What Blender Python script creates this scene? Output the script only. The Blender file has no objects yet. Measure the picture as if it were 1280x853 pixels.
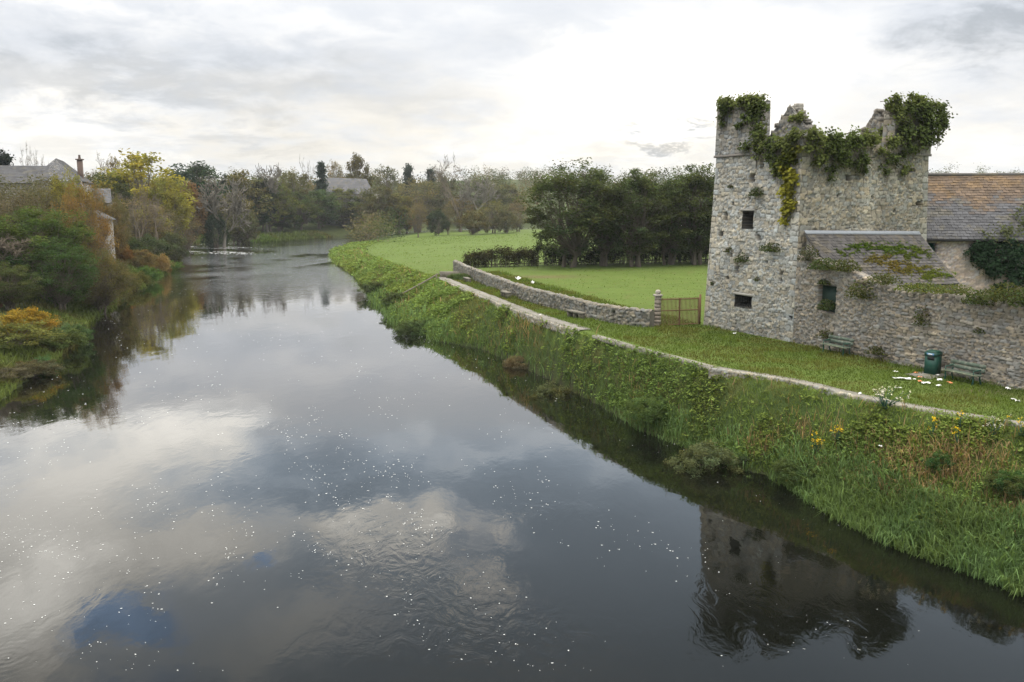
import bpy, math, random
import numpy as np
from mathutils import Vector
R_ = math.radians
D = bpy.data
scene = bpy.context.scene
COL = scene.collection

# ------------------------------------------------------------------ camera
F = 1100.0
PITCH = math.atan(172.5 / F)
CZ = 11.4
cam_d = D.cameras.new('camera'); cam = D.objects.new('camera', cam_d); COL.objects.link(cam)
cam_d.sensor_width = 36.0; cam_d.lens = 36.0 * F / 1280.0
cam_d.clip_start = 0.5; cam_d.clip_end = 9000.0
cam.location = (0, 0, CZ); cam.rotation_euler = (math.pi / 2 - PITCH, 0, 0)
scene.camera = cam
scene.view_settings.view_transform = 'Standard'
scene.view_settings.look = 'None'
scene.view_settings.gamma = 1.0
scene.view_settings.use_curve_mapping = False
scene.view_settings.exposure = 0.55
EXPO = 2 ** 0.3
scene.render.engine = 'CYCLES'
scene.cycles.max_bounces = 6
scene.cycles.diffuse_bounces = 2
scene.cycles.glossy_bounces = 2
scene.cycles.transmission_bounces = 3
scene.cycles.transparent_max_bounces = 4
scene.cycles.volume_bounces = 0
scene.cycles.sample_clamp_indirect = 6.0
scene.cycles.use_denoising = True

def ray(px, py):
    a = px - 640.0; b = 426.5 - py
    return np.array([a, F * math.cos(PITCH) + b * math.sin(PITCH), -F * math.sin(PITCH) + b * math.cos(PITCH)])
def at(px, py, z):                      # photo pixel -> point on the level z
    d = ray(px, py); t = (z - CZ) / d[2]
    return np.array([d[0] * t, d[1] * t, z])
def atY(px, py, Y):                     # photo pixel -> point at distance Y
    d = ray(px, py); t = Y / d[1]
    return np.array([d[0] * t, Y, CZ + d[2] * t])

# ------------------------------------------------------------------ world
SUN_AZ = R_(12.5); SUN_EL = R_(8.5)
def azel(px, py, mirror=False):
    d = ray(px, py); d = d / np.linalg.norm(d)
    return math.atan2(d[0], d[1]), math.asin(-d[2] if mirror else d[2])

class NT:
    """small helper that writes maths as node links"""
    def __init__(s, tree): s.t = tree; s.n = tree.nodes; s.l = tree.links
    def new(s, k, **kw):
        x = s.n.new(k)
        for a, b in kw.items(): setattr(x, a, b)
        return x
    def put(s, sock, v):
        if hasattr(v, 'is_output') or isinstance(v, bpy.types.NodeSocket): s.l.new(v, sock)
        else: sock.default_value = v
    def m(s, op, a, b=0.0, c=None, clamp=False):
        x = s.new('ShaderNodeMath', operation=op); x.use_clamp = clamp
        s.put(x.inputs[0], a); s.put(x.inputs[1], b)
        if c is not None: s.put(x.inputs[2], c)
        return x.outputs[0]
    def noise(s, vec, scale, detail=3, rough=0.55, dist=0.0, out=0):
        x = s.new('ShaderNodeTexNoise'); x.inputs['Scale'].default_value = scale
        x.inputs['Detail'].default_value = detail; x.inputs['Roughness'].default_value = rough
        x.inputs['Distortion'].default_value = dist
        if vec is not None: s.l.new(vec, x.inputs['Vector'])
        return x.outputs[out]
    def ramp(s, fac, stops):
        x = s.new('ShaderNodeValToRGB'); r = x.color_ramp
        while len(r.elements) < len(stops): r.elements.new(0.5)
        for e, (p, c) in zip(r.elements, stops):
            e.position = p; e.color = (c, c, c, 1) if isinstance(c, (int, float)) else (*c, 1)
        s.put(x.inputs[0], fac); return x.outputs[0]
    def mix(s, fac, a, b, mode='MIX'):
        x = s.new('ShaderNodeMix', data_type='RGBA', blend_type=mode)
        s.put(x.inputs[0], fac)
        for i, v in ((6, a), (7, b)):
            if isinstance(v, tuple): v = (*v, 1)
            s.put(x.inputs[i], v)
        return x.outputs[2]
    def smooth(s, v, a, b):
        x = s.new('ShaderNodeMapRange', interpolation_type='SMOOTHSTEP')
        s.put(x.inputs[0], v); x.inputs[1].default_value = a; x.inputs[2].default_value = b
        return x.outputs[0]

world = D.worlds.new('World'); scene.world = world; world.use_nodes = True
W = NT(world.node_tree); W.n.clear()
tc = W.new('ShaderNodeTexCoord').outputs['Generated']
sep = W.new('ShaderNodeSeparateXYZ'); W.l.new(tc, sep.inputs[0])
dx, dy, dz = sep.outputs
dzp = W.m('MAXIMUM', dz, 0.0)
inv = W.m('DIVIDE', 1.0, W.m('ADD', dzp, 0.22))
comb = W.new('ShaderNodeCombineXYZ'); W.l.new(W.m('MULTIPLY', dx, inv), comb.inputs[0]); W.l.new(W.m('MULTIPLY', dy, inv), comb.inputs[1])
plane = comb.outputs[0]
warp = W.noise(plane, 2.6, 6, 0.62, 0.5)
warp2 = W.noise(plane, 4.2, 6, 0.64, 0.3)
az = W.m('ADD', W.m('ARCTAN2', dx, dy), W.m('MULTIPLY', W.m('SUBTRACT', warp, 0.5), 0.42))
el = W.m('ADD', W.m('ARCSINE', dz), W.m('MULTIPLY', W.m('SUBTRACT', warp2, 0.5), 0.16))
az0 = W.m('ARCTAN2', dx, dy); el0 = W.m('ARCSINE', dz)
def blob(px, py, sx, sy, mirror, warped=True):
    a, e = azel(px, py, mirror)
    A = W.m('DIVIDE', W.m('SUBTRACT', az if warped else az0, a), sx / F)
    E = W.m('DIVIDE', W.m('SUBTRACT', el if warped else el0, e), sy / F)
    q = W.m('ADD', W.m('MULTIPLY', A, A), W.m('MULTIPLY', E, E))
    return W.m('POWER', 2.71828, W.m('MULTIPLY', q, -1.0))
n1 = W.noise(plane, 0.9, 6, 0.58, 0.4)
n2 = W.noise(plane, 3.2, 5, 0.6, 0.0)
# cloud deck brightness by height; zenith out of view boosted for ambient light
deck = W.ramp(W.m('DIVIDE', el0, R_(60.0)), [(0.0, 0.78), (0.07, 0.77), (0.17, 0.77), (0.215, 0.82), (0.25, 0.97), (0.31, 1.0), (0.40, 1.10), (0.48, 1.15), (0.62, 2.0), (1.0, 4.0)])
lum = W.m('MULTIPLY', deck, W.m('ADD', 0.92, W.m('MULTIPLY', W.smooth(n1, 0.25, 0.75), 0.13)))
lum = W.m('ADD', lum, W.m('MULTIPLY', W.m('SUBTRACT', n2, 0.5), 0.10))
BL = [  # px, py, sx, sy, gain, mirrored in the water, warped by noise
    (880, 90, 230, 65, 0.26, False, True), (760, 175, 240, 30, 0.20, False, True), (860, 95, 110, 50, 0.6, False, False),
    (1230, 175, 110, 30, 0.12, False, True), (60, 160, 170, 26, 0.18, False, True), (420, 30, 260, 22, 0.10, False, True),
    (260, 105, 200, 30, -0.14, False, True), (300, 180, 90, 16, -0.16, False, True), (1245, 35, 70, 34, -0.30, False, True), (850, 175, 60, 9, -0.5, False, True),
    (700, 30, 130, 28, -0.10, False, True), (80, 90, 120, 20, -0.08, False, True),
    (90, 600, 150, 60, 1.1, True, True), (225, 540, 80, 30, 0.8, True, True), (50, 760, 110, 65, 2.6, True, True),
    (450, 640, 80, 24, 1.7, True, True), (540, 672, 48, 24, 1.6, True, True), (622, 718, 24, 10, 1.4, True, True),
    (250, 690, 130, 42, 0.7, True, True), (400, 770, 120, 34, 0.5, True, True), (330, 820, 100, 30, 0.4, True, True),
    (740, 560, 150, 30, 0.3, True, True), (560, 560, 70, 20, 0.3, True, True), (900, 780, 330, 90, -0.12, True, True), (400, 590, 110, 30, -0.22, True, True), (700, 650, 110, 50, -0.16, True, True)]
for b in BL:
    lum = W.m('ADD', lum, W.m('MULTIPLY', blob(*b[:4], b[5], b[6]), b[4]))
hole = W.m('ADD', blob(212, 768, 50, 26, True), W.m('ADD', blob(298, 712, 18, 14, True), W.m('MULTIPLY', blob(190, 845, 100, 20, True), 0.5)))
hole = W.m('MINIMUM', W.smooth(hole, 0.10, 0.95), 0.8)
lum = W.m('MAXIMUM', W.m('ADD', lum, W.m('MULTIPLY', hole, 0.8)), 0.16)
lum = W.m('DIVIDE', lum, EXPO)
ccol = W.ramp(W.m('DIVIDE', lum, 1.6), [(0.0, (0.70, 0.84, 1.0)), (0.38, (0.88, 0.925, 1.0)), (0.48, (0.985, 0.98, 0.975)), (0.75, (1.0, 0.985, 0.94)), (1.0, (1.0, 0.965, 0.89))])
warm = blob(600, 190, 900, 95, False, False)
ccol = W.mix(W.m('MULTIPLY', warm, W.m('ADD', 0.42, W.m('MULTIPLY', W.smooth(n2, 0.35, 0.62), 0.55))), ccol, (1.0, 0.94, 0.83))
ccol = W.mix(W.m('MULTIPLY', W.smooth(el0, R_(12.0), R_(17.0)), W.m('SUBTRACT', 1.0, W.smooth(lum, 0.7, 1.6))), ccol, (0.72, 0.87, 1.04))
ccol = W.mix(hole, ccol, (0.30, 0.56, 1.0))
cmul = W.new('ShaderNodeVectorMath', operation='SCALE'); W.l.new(ccol, cmul.inputs[0]); W.l.new(lum, cmul.inputs['Scale'])
sky = W.new('ShaderNodeTexSky', sky_type='NISHITA'); sky.sun_disc = False
sky.sun_elevation = SUN_EL; sky.sun_rotation = SUN_AZ
bg1 = W.new('ShaderNodeBackground'); W.l.new(sky.outputs[0], bg1.inputs[0]); bg1.inputs[1].default_value = 0.12
bg2 = W.new('ShaderNodeBackground'); W.l.new(cmul.outputs[0], bg2.inputs[0]); bg2.inputs[1].default_value = 1.0
mx = W.new('ShaderNodeMixShader'); W.l.new(W.m('MULTIPLY', hole, 0.35), mx.inputs[0]); W.l.new(bg2.outputs[0], mx.inputs[1]); W.l.new(bg1.outputs[0], mx.inputs[2])
wo = W.new('ShaderNodeOutputWorld'); W.l.new(mx.outputs[0], wo.inputs[0])

# the low sun behind the thin cloud
sl = D.lights.new('sun', 'SUN'); sl.energy = 1.0; sl.angle = R_(10); sl.color = (1.0, 0.93, 0.80)
so = D.objects.new('sun', sl); COL.objects.link(so)
sd = Vector((math.sin(SUN_AZ) * math.cos(SUN_EL), math.cos(SUN_AZ) * math.cos(SUN_EL), math.sin(SUN_EL)))
so.rotation_euler = sd.to_track_quat('Z', 'Y').to_euler()
so.location = (60, 300, 90)

# ------------------------------------------------------------------ object helpers
def tag(o, label=None, cat=None, group=None, kind=None):
    if label: o['label'] = label
    if cat: o['category'] = cat
    if group: o['group'] = group
    if kind: o['kind'] = kind
    return o
def empty(name, loc, rz=0.0):
    o = D.objects.new(name, None); COL.objects.link(o); o.location = tuple(float(c) for c in loc); o.rotation_euler = (0, 0, rz)
    o.empty_display_size = 0.3
    return o
def mesh_of(name, V, Fq, col=None, smooth=False):
    V = np.asarray(V, dtype=np.float32); Fq = np.asarray(Fq, dtype=np.int32)
    me = D.meshes.new(name); k = Fq.shape[1]
    me.vertices.add(len(V)); me.vertices.foreach_set('co', V.ravel())
    me.loops.add(Fq.size); me.loops.foreach_set('vertex_index', Fq.ravel())
    me.polygons.add(len(Fq)); me.polygons.foreach_set('loop_start', np.arange(0, Fq.size, k, dtype=np.int32))
    me.polygons.foreach_set('loop_total', np.full(len(Fq), k, dtype=np.int32))
    if smooth: me.polygons.foreach_set('use_smooth', np.ones(len(Fq), dtype=bool))
    if col is not None:
        a = me.color_attributes.new('col', 'FLOAT_COLOR', 'POINT')
        c = np.ones((len(V), 4), dtype=np.float32); c[:, :3] = np.clip(col, 0, 10)
        a.data.foreach_set('color', c.ravel())
    me.update(calc_edges=True); me.validate()
    return me
def mk(name, V, Fq, mat, parent=None, col=None, smooth=False, loc=None):
    me = mesh_of(name, V, Fq, col, smooth); me.materials.append(mat)
    o = D.objects.new(name, me); COL.objects.link(o)
    if parent is not None: o.parent = parent
    if loc is not None: o.location = tuple(float(c) for c in loc)
    return o
def copy_tree(o, parent=None):
    c = o.copy(); COL.objects.link(c)
    if parent is not None: c.parent = parent
    for ch in list(o.children): copy_tree(ch, c)
    return c

class MB:
    """collects quads"""
    def __init__(s): s.V = []; s.F = []; s.C = []; s.n = 0
    def add(s, V, Fq, c=None):
        V = np.asarray(V, float); Fq = np.asarray(Fq, int)
        s.V.append(V); s.F.append(Fq + s.n); s.n += len(V)
        s.C.append(np.tile(np.array((1., 1, 1)) if c is None else np.asarray(c, float), (len(V), 1)) if c is None or np.ndim(c) == 1 else c)
    def box(s, c, d, rz=0.0, M=None, jit=0.0, rng=None, col=None, taper=1.0):
        c = np.asarray(c, float); hx, hy, hz = np.asarray(d, float) / 2
        P = np.array([[x * (taper if z > 0 else 1), y * (taper if z > 0 else 1), z] for z in (-hz, hz) for x, y in ((-hx, -hy), (hx, -hy), (hx, hy), (-hx, hy))])
        if jit and rng is not None: P = P + rng.normal(0, jit, P.shape)
        if M is not None: P = P @ np.asarray(M).T
        ca, sa = math.cos(rz), math.sin(rz)
        P = np.c_[P[:, 0] * ca - P[:, 1] * sa, P[:, 0] * sa + P[:, 1] * ca, P[:, 2]] + c
        s.add(P, [(0, 3, 2, 1), (4, 5, 6, 7), (0, 1, 5, 4), (1, 2, 6, 5), (2, 3, 7, 6), (3, 0, 4, 7)], col)
    def prism(s, poly, z0, z1, col=None):       # vertical prism over a quad footprint
        P = [(x, y, z0) for x, y in poly] + [(x, y, z1) for x, y in poly]
        s.add(P, [(0, 3, 2, 1), (4, 5, 6, 7), (0, 1, 5, 4), (1, 2, 6, 5), (2, 3, 7, 6), (3, 0, 4, 7)], col)
    def quad(s, pts, col=None): s.add(pts, [(0, 1, 2, 3)], col)
    def slab(s, pts, th, col=None):             # thickened quad, th along its normal (downwards)
        P = np.asarray(pts, float); n = np.cross(P[1] - P[0], P[3] - P[0]); n /= np.linalg.norm(n)
        Q = np.r_[P - n * th, P]
        s.add(Q, [(0, 3, 2, 1), (4, 5, 6, 7), (0, 1, 5, 4), (1, 2, 6, 5), (2, 3, 7, 6), (3, 0, 4, 7)], col)
    def tube(s, pts, rad, sides=6, col=None, cap=True):
        P = np.asarray(pts, float); n = len(P); rad = np.broadcast_to(np.asarray(rad, float), (n,))
        T = np.gradient(P, axis=0); T /= np.linalg.norm(T, axis=1)[:, None] + 1e-9
        ref = np.where(np.abs(T[:, 2:3]) > 0.9, np.array([[1., 0, 0]]), np.array([[0., 0, 1]]))
        A = np.cross(T, ref); A /= np.linalg.norm(A, axis=1)[:, None] + 1e-9
        B = np.cross(T, A); th = np.arange(sides) * 2 * math.pi / sides
        V = (P[:, None, :] + rad[:, None, None] * (np.cos(th)[None, :, None] * A[:, None, :] + np.sin(th)[None, :, None] * B[:, None, :])).reshape(-1, 3)
        i = np.arange(n - 1)[:, None] * sides; j = np.arange(sides)[None, :]; k = (j + 1) % sides
        Fq = np.stack([i + j, i + k, i + sides + k, i + sides + j], -1).reshape(-1, 4)
        s.add(V, Fq, col)
    def build(s, name, mat, parent=None, smooth=False, loc=None, usecol=True):
        return mk(name, np.concatenate(s.V), np.concatenate(s.F), mat, parent, np.concatenate(s.C) if usecol else None, smooth, loc)

# ------------------------------------------------------------------ materials
def newmat(name):
    m = D.materials.new(name); m.use_nodes = True; n = NT(m.node_tree); n.n.clear()
    out = n.new('ShaderNodeOutputMaterial')
    return m, n, out
def bump(n, h, strength, dist):
    b = n.new('ShaderNodeBump'); b.inputs['Strength'].default_value = strength; b.inputs['Distance'].default_value = dist
    n.l.new(h, b.inputs['Height']); return b.outputs[0]
def foliage_mat(name, trans=0.35):
    m, n, out = newmat(name)
    a = n.new('ShaderNodeAttribute', attribute_name='col'); oi = n.new('ShaderNodeObjectInfo')
    c = n.mix(1.0, a.outputs['Color'], oi.outputs['Color'], 'MULTIPLY')
    d = n.new('ShaderNodeBsdfDiffuse'); t = n.new('ShaderNodeBsdfTranslucent'); n.l.new(c, d.inputs[0])
    tcol = n.mix(1.0, c, (1.25, 1.2, 0.7), 'MULTIPLY'); n.l.new(tcol, t.inputs[0])
    x = n.new('ShaderNodeMixShader'); x.inputs[0].default_value = trans
    n.l.new(d.outputs[0], x.inputs[1]); n.l.new(t.outputs[0], x.inputs[2])
    n.l.new(x.outputs[0], out.inputs[0]); return m
def surf_mat(name, base, var=0.25, scale=6.0, rough=0.9, bmp=0.3, bscale=30.0, usecol=True, spec=0.25, metal=0.0, second=None, sscale=1.2, sth=(0.5, 0.62)):
    m, n, out = newmat(name)
    p = n.new('ShaderNodeBsdfPrincipled'); co = n.new('ShaderNodeTexCoord').outputs['Object']
    v = n.noise(co, scale, 5, 0.6)
    f = n.m('ADD', 1 - var, n.m('MULTIPLY', v, 2 * var))
    sc = n.new('ShaderNodeVectorMath', operation='SCALE'); sc.inputs[0].default_value = base; n.l.new(f, sc.inputs['Scale'])
    c = sc.outputs[0]
    if second: c = n.mix(n.smooth(n.noise(co, sscale, 5, 0.65), *sth), c, second)
    if usecol:
        a = n.new('ShaderNodeAttribute', attribute_name='col'); c = n.mix(1.0, c, a.outputs['Color'], 'MULTIPLY')
    n.l.new(c, p.inputs['Base Color']); p.inputs['Roughness'].default_value = rough
    p.inputs['Specular IOR Level'].default_value = spec; p.inputs['Metallic'].default_value = metal
    if bmp: n.l.new(bump(n, n.noise(co, bscale, 4, 0.6), bmp, 0.03), p.inputs['Normal'])
    n.l.new(p.outputs[0], out.inputs[0]); return m

M_LEAF = foliage_mat('leaf', 0.42); M_GRASS = foliage_mat('grass_blade', 0.38); M_IVY = foliage_mat('ivy_leaf', 0.3)
M_BARK = surf_mat('bark', (0.13, 0.105, 0.08), 0.35, 5, 0.95, 0.5, 12)
M_PALE = surf_mat('pale_bark', (0.16, 0.145, 0.118), 0.3, 4, 0.9, 0.4, 12)
M_TWIG = surf_mat('twig', (0.15, 0.122, 0.092), 0.3, 4, 0.95, 0, 12)
M_STONE = surf_mat('rubble_stone', (1, 1, 1), 0.28, 9.0, 0.95, 0.5, 26, spec=0.15)
M_SLATE = surf_mat('slate', (0.115, 0.115, 0.125), 0.35, 3.0, 0.75, 0.3, 20, second=(0.15, 0.14, 0.12), sscale=0.9)
M_RENDER = surf_mat('weathered_render', (0.18, 0.17, 0.15), 0.22, 2.2, 0.9, 0.2, 18)
M_CONC = surf_mat('concrete', (0.20, 0.186, 0.162), 0.22, 3.5, 0.92, 0.35, 22, second=(0.12, 0.12, 0.085), sscale=1.5)
M_DARK = surf_mat('near_black', (0.02, 0.02, 0.02), 0.2, 3, 0.9, 0)
M_RUST = surf_mat('rusty_iron', (0.16, 0.085, 0.05), 0.35, 14, 0.8, 0.2, 40)
M_WOODG = surf_mat('green_painted_wood', (0.085, 0.112, 0.085), 0.35, 7, 0.75, 0.25, 30, second=(0.16, 0.17, 0.14), sscale=5)
M_GREEN = surf_mat('green_paint', (0.012, 0.060, 0.042), 0.2, 6, 0.45, 0.05, 20, spec=0.4)
M_SHUT = surf_mat('dark_green_boards', (0.016, 0.036, 0.026), 0.3, 6, 0.6, 0.1, 20)
M_WOOD = surf_mat('grey_wood', (0.22, 0.19, 0.15), 0.3, 8, 0.9, 0.3, 30)
M_BRICK = surf_mat('brick', (0.27, 0.12, 0.08), 0.3, 9, 0.9, 0.3, 25)
M_OLDBRICK = surf_mat('sooty_brick', (0.12, 0.085, 0.07), 0.3, 9, 0.9, 0.3, 25)
M_PAPER = surf_mat('paper', (0.75, 0.75, 0.73), 0.1, 9, 0.8, 0)
M_ORANGE = surf_mat('orange_wrapper', (0.62, 0.22, 0.10), 0.1, 9, 0.6, 0)
M_LEAD = surf_mat('lead_flashing', (0.27, 0.29, 0.32), 0.2, 5, 0.5, 0.1, 20)
M_FOAM = surf_mat('foam', (0.62, 0.63, 0.62), 0.1, 9, 0.9, 0, usecol=False)
M_LABEL = surf_mat('blue_sticker', (0.12, 0.24, 0.42), 0.1, 9, 0.5, 0)
M_WHITE = surf_mat('white_paint', (0.72, 0.72, 0.70), 0.08, 4, 0.6, 0)
M_GLASS = surf_mat('window_glass', (0.03, 0.035, 0.04), 0.1, 3, 0.12, 0, spec=0.5)

# water
def water_mat():
    m, n, out = newmat('river_water')
    geo = n.new('ShaderNodeNewGeometry'); pos = geo.outputs['Position']
    sp = n.new('ShaderNodeSeparateXYZ'); n.l.new(pos, sp.inputs[0])
    X, Y = sp.outputs[0], sp.outputs[1]
    mp = n.new('ShaderNodeMapping'); n.l.new(pos, mp.inputs[0]); mp.inputs['Scale'].default_value = (1.0, 0.55, 1)
    v = mp.outputs[0]
    fine = n.noise(v, 3.2, 3, 0.55); mid = n.noise(v, 0.75, 3, 0.5, 0.6); big = n.noise(v, 0.22, 2, 0.5)
    riff = n.m('MULTIPLY', n.smooth(Y, 95.0, 190.0), n.smooth(n.noise(v, 0.05, 3, 0.6), 0.36, 0.56))
    def patch(px, py, rx, ry):
        c = at(px, py, 0)
        a = n.m('DIVIDE', n.m('SUBTRACT', X, float(c[0])), rx); b = n.m('DIVIDE', n.m('SUBTRACT', Y, float(c[1])), ry)
        return n.m('POWER', 2.71828, n.m('MULTIPLY', n.m('ADD', n.m('MULTIPLY', a, a), n.m('MULTIPLY', b, b)), -1.0))
    boil = None
    for q in ((490, 665, 1.6, 1.5), (530, 730, 2.2, 2.6), (450, 700, 1.4, 1.5), (560, 800, 3.5, 2.2), (920, 740, 1.6, 1.0), (1010, 770, 2.4, 1.3), (740, 800, 3.5, 2.0), (690, 640, 2, 1.4)):
        b = patch(*q); boil = b if boil is None else n.m('ADD', boil, b)
    # rings spreading from a rise at the lower left
    c = at(8, 822, 0)
    dx_ = n.m('SUBTRACT', X, float(c[0])); dy_ = n.m('SUBTRACT', Y, float(c[1]))
    rr = n.m('SQRT', n.m('ADD', n.m('MULTIPLY', dx_, dx_), n.m('MULTIPLY', dy_, dy_)))
    ring = n.m('MULTIPLY', n.m('SINE', n.m('MULTIPLY', rr, 26.0)), n.m('POWER', 2.71828, n.m('MULTIPLY', n.m('MULTIPLY', rr, rr), -1.1)))
    swirl = n.noise(v, 1.5, 4, 0.6, 1.6)
    h = n.m('ADD', n.m('MULTIPLY', fine, 0.0016), n.m('ADD', n.m('MULTIPLY', mid, 0.006), n.m('MULTIPLY', big, 0.012)))
    h = n.m('ADD', h, n.m('MULTIPLY', n.m('MULTIPLY', boil, swirl), 0.014))
    h = n.m('ADD', h, n.m('MULTIPLY', ring, 0.0002))
    rf = n.noise(v, 1.5, 4, 0.65, 0.4)
    h = n.m('ADD', h, n.m('MULTIPLY', n.m('MULTIPLY', riff, rf), 0.26))
    b = n.new('ShaderNodeBump'); b.inputs['Strength'].default_value = 1.0; b.inputs['Distance'].default_value = 1.0
    n.l.new(h, b.inputs['Height'])
    lw = n.new('ShaderNodeLayerWeight'); lw.inputs[0].default_value = 0.5; n.l.new(b.outputs[0], lw.inputs['Normal'])
    fac = n.m('ADD', 0.006, n.m('MULTIPLY', n.m('POWER', lw.outputs['Facing'], 5.5), 1.42), clamp=True)
    d = n.new('ShaderNodeBsdfDiffuse'); d.inputs[0].default_value = (0.004, 0.0044, 0.0034, 1)
    g = n.new('ShaderNodeBsdfGlossy'); g.inputs['Roughness'].default_value = 0.03; g.inputs['Color'].default_value = (1, 1, 1, 1)
    n.l.new(b.outputs[0], g.inputs['Normal'])
    x = n.new('ShaderNodeMixShader'); n.l.new(fac, x.inputs[0]); n.l.new(d.outputs[0], x.inputs[1]); n.l.new(g.outputs[0], x.inputs[2])
    n.l.new(x.outputs[0], out.inputs[0]); return m
M_WATER = water_mat()

def ground_mat():
    m, n, out = newmat('ground_cover')
    p = n.new('ShaderNodeBsdfPrincipled'); pos = n.new('ShaderNodeNewGeometry').outputs['Position']
    a = n.new('ShaderNodeAttribute', attribute_name='col')
    v1 = n.noise(pos, 0.35, 6, 0.65); v2 = n.noise(pos, 4.0, 4, 0.6); v3 = n.noise(pos, 0.9, 4, 0.6, 0.5)
    f = n.m('ADD', 0.45, n.m('ADD', n.m('MULTIPLY', v1, 0.55), n.m('MULTIPLY', v2, 0.55)))
    sc = n.new('ShaderNodeVectorMath', operation='SCALE'); n.l.new(a.outputs['Color'], sc.inputs[0]); n.l.new(f, sc.inputs['Scale'])
    c = n.mix(n.m('MULTIPLY', n.smooth(v3, 0.52, 0.68), 0.45), sc.outputs[0], (0.115, 0.105, 0.04))
    n.l.new(c, p.inputs['Base Color']); p.inputs['Roughness'].default_value = 1.0; p.inputs['Specular IOR Level'].default_value = 0.05
    n.l.new(bump(n, n.m('ADD', v2, n.m('MULTIPLY', v1, 2.0)), 0.9, 0.12), p.inputs['Normal'])
    n.l.new(p.outputs[0], out.inputs[0]); return m
M_GROUND = ground_mat()

# ------------------------------------------------------------------ terrain
def poly(px, z=0.0): return np.array([at(x, y, z)[:2] for x, y in px])
RW = np.array([(27, -60), (25, -10), (20.5, 12), (16.6, 21)] + [tuple(p) for p in poly([(1290, 742), (1200, 708), (1130, 684), (1060, 650), (1000, 616), (960, 595), (920, 586), (870, 564), (800, 538), (750, 507), (700, 480), (650, 457), (600, 436), (545, 427), (500, 408), (470, 379), (440, 345), (415, 328), (412, 315), (450, 302), (490, 293)])] + [(-30, 372), (60, 430), (200, 470)])
LW = np.array([(-26, -60), (-25, 0), (-24, 30)] + [tuple(p) for p in poly([(-10, 512), (30, 480), (62, 458), (100, 428), (112, 405), (140, 386), (160, 366), (205, 345), (222, 332), (212, 316), (225, 308), (285, 302), (330, 303), (400, 298), (480, 291)])] + [(-20, 395), (60, 455), (200, 500)])
PATH = np.array([(40, -20), (27, 14), (21.5, 25)] + [tuple(p) for p in poly([(1280, 530), (1100, 503), (1000, 480), (900, 461), (800, 435), (730, 415), (650, 388), (600, 367), (552, 348)], 3.6)])
CREST = np.vstack([PATH, [(-13, 112), (-20, 137), (-28, 168), (-36, 215), (-38, 265), (-30, 335), (-15, 360), (70, 415), (200, 455)]])

def pdist(P, Q):
    best = np.full(len(P), 1e9)
    for a, b in zip(Q[:-1], Q[1:]):
        d = b - a; t = np.clip(((P - a) @ d) / (d @ d), 0, 1)
        best = np.minimum(best, np.hypot(*(P - a - t[:, None] * d).T))
    return best
def inpoly(P, Q):
    c = np.zeros(len(P), bool); j = len(Q) - 1
    for i in range(len(Q)):
        xi, yi = Q[i]; xj, yj = Q[j]
        k = ((yi > P[:, 1]) != (yj > P[:, 1])) & (P[:, 0] < (xj - xi) * (P[:, 1] - yi) / (yj - yi + 1e-12) + xi)
        c ^= k; j = i
    return c
def sst(x): x = np.clip(x, 0, 1); return x * x * (3 - 2 * x)
def hash2(i, j, s):
    h = np.sin(i * 127.1 + j * 311.7 + s * 74.7) * 43758.5453
    return h - np.floor(h)
def vnoise(x, y, s=0.0):
    x = np.asarray(x, float); y = np.asarray(y, float)
    i = np.floor(x); j = np.floor(y); fx = sst(x - i); fy = sst(y - j)
    a = hash2(i, j, s); b = hash2(i + 1, j, s); c = hash2(i, j + 1, s); d = hash2(i + 1, j + 1, s)
    return (a * (1 - fx) + b * fx) * (1 - fy) + (c * (1 - fx) + d * fx) * fy
def fbm(x, y, s=0.0, o=4):
    t = 0; a = 0.5
    for k in range(o): t = t + a * vnoise(x * 2 ** k, y * 2 ** k, s + k); a *= 0.5
    return t / (1 - 0.5 ** o)
RIVER = np.vstack([LW, RW[::-1]])
BANK = np.vstack([RW, CREST[::-1]])
def crest_z(y): return np.interp(y, [0, 60, 100, 140, 170, 200, 260, 400], [3.5, 3.5, 3.3, 2.5, 1.5, 0.9, 0.7, 0.7])
def hill(x, y):
    return sst((y - 420) / 420) * (15 + 8 * vnoise(x / 160 + 3, y / 400, 5)) + sst((y - 1200) / 1500) * 25
def terrain(x, y):
    x = np.atleast_1d(np.asarray(x, float)); y = np.atleast_1d(np.asarray(y, float))
    P = np.c_[x, y]
    dR = pdist(P, RW); dL = pdist(P, LW); dC = pdist(P, CREST)
    inr = inpoly(P, RIVER); inb = inpoly(P, BANK)
    zc = crest_z(y)
    t = dR / (dR + dC + 1e-6)
    zb = zc * (0.55 * np.clip(t, 0, 1) ** 0.9 + 0.45 * sst(t)) + 0.35 * np.sin(t * math.pi) * (fbm(x / 2.5, y / 2.5, 3) - 0.4)
    zr = zc + np.clip(dC * 0.03, 0, 1.3) * sst((y - 85) / 40) + 0.10 * (fbm(x / 3, y / 3, 1) - 0.5) * np.clip(dC / 2, 0, 1)
    zl = 1.7 * sst(dL / 4.5) + np.clip((dL - 4) * 0.13, 0, 9.0) + 0.5 * (fbm(x / 4, y / 4, 2) - 0.5)
    right = dR < dL
    z = np.where(inr, -np.clip(np.minimum(dR, dL) * 0.5 + 0.25, 0, 1.6), np.where(inb, zb, np.where(right, zr, zl)))
    return z + np.where(inr, 0, hill(x, y))
def tz(x, y): return float(terrain([x], [y])[0])

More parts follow.
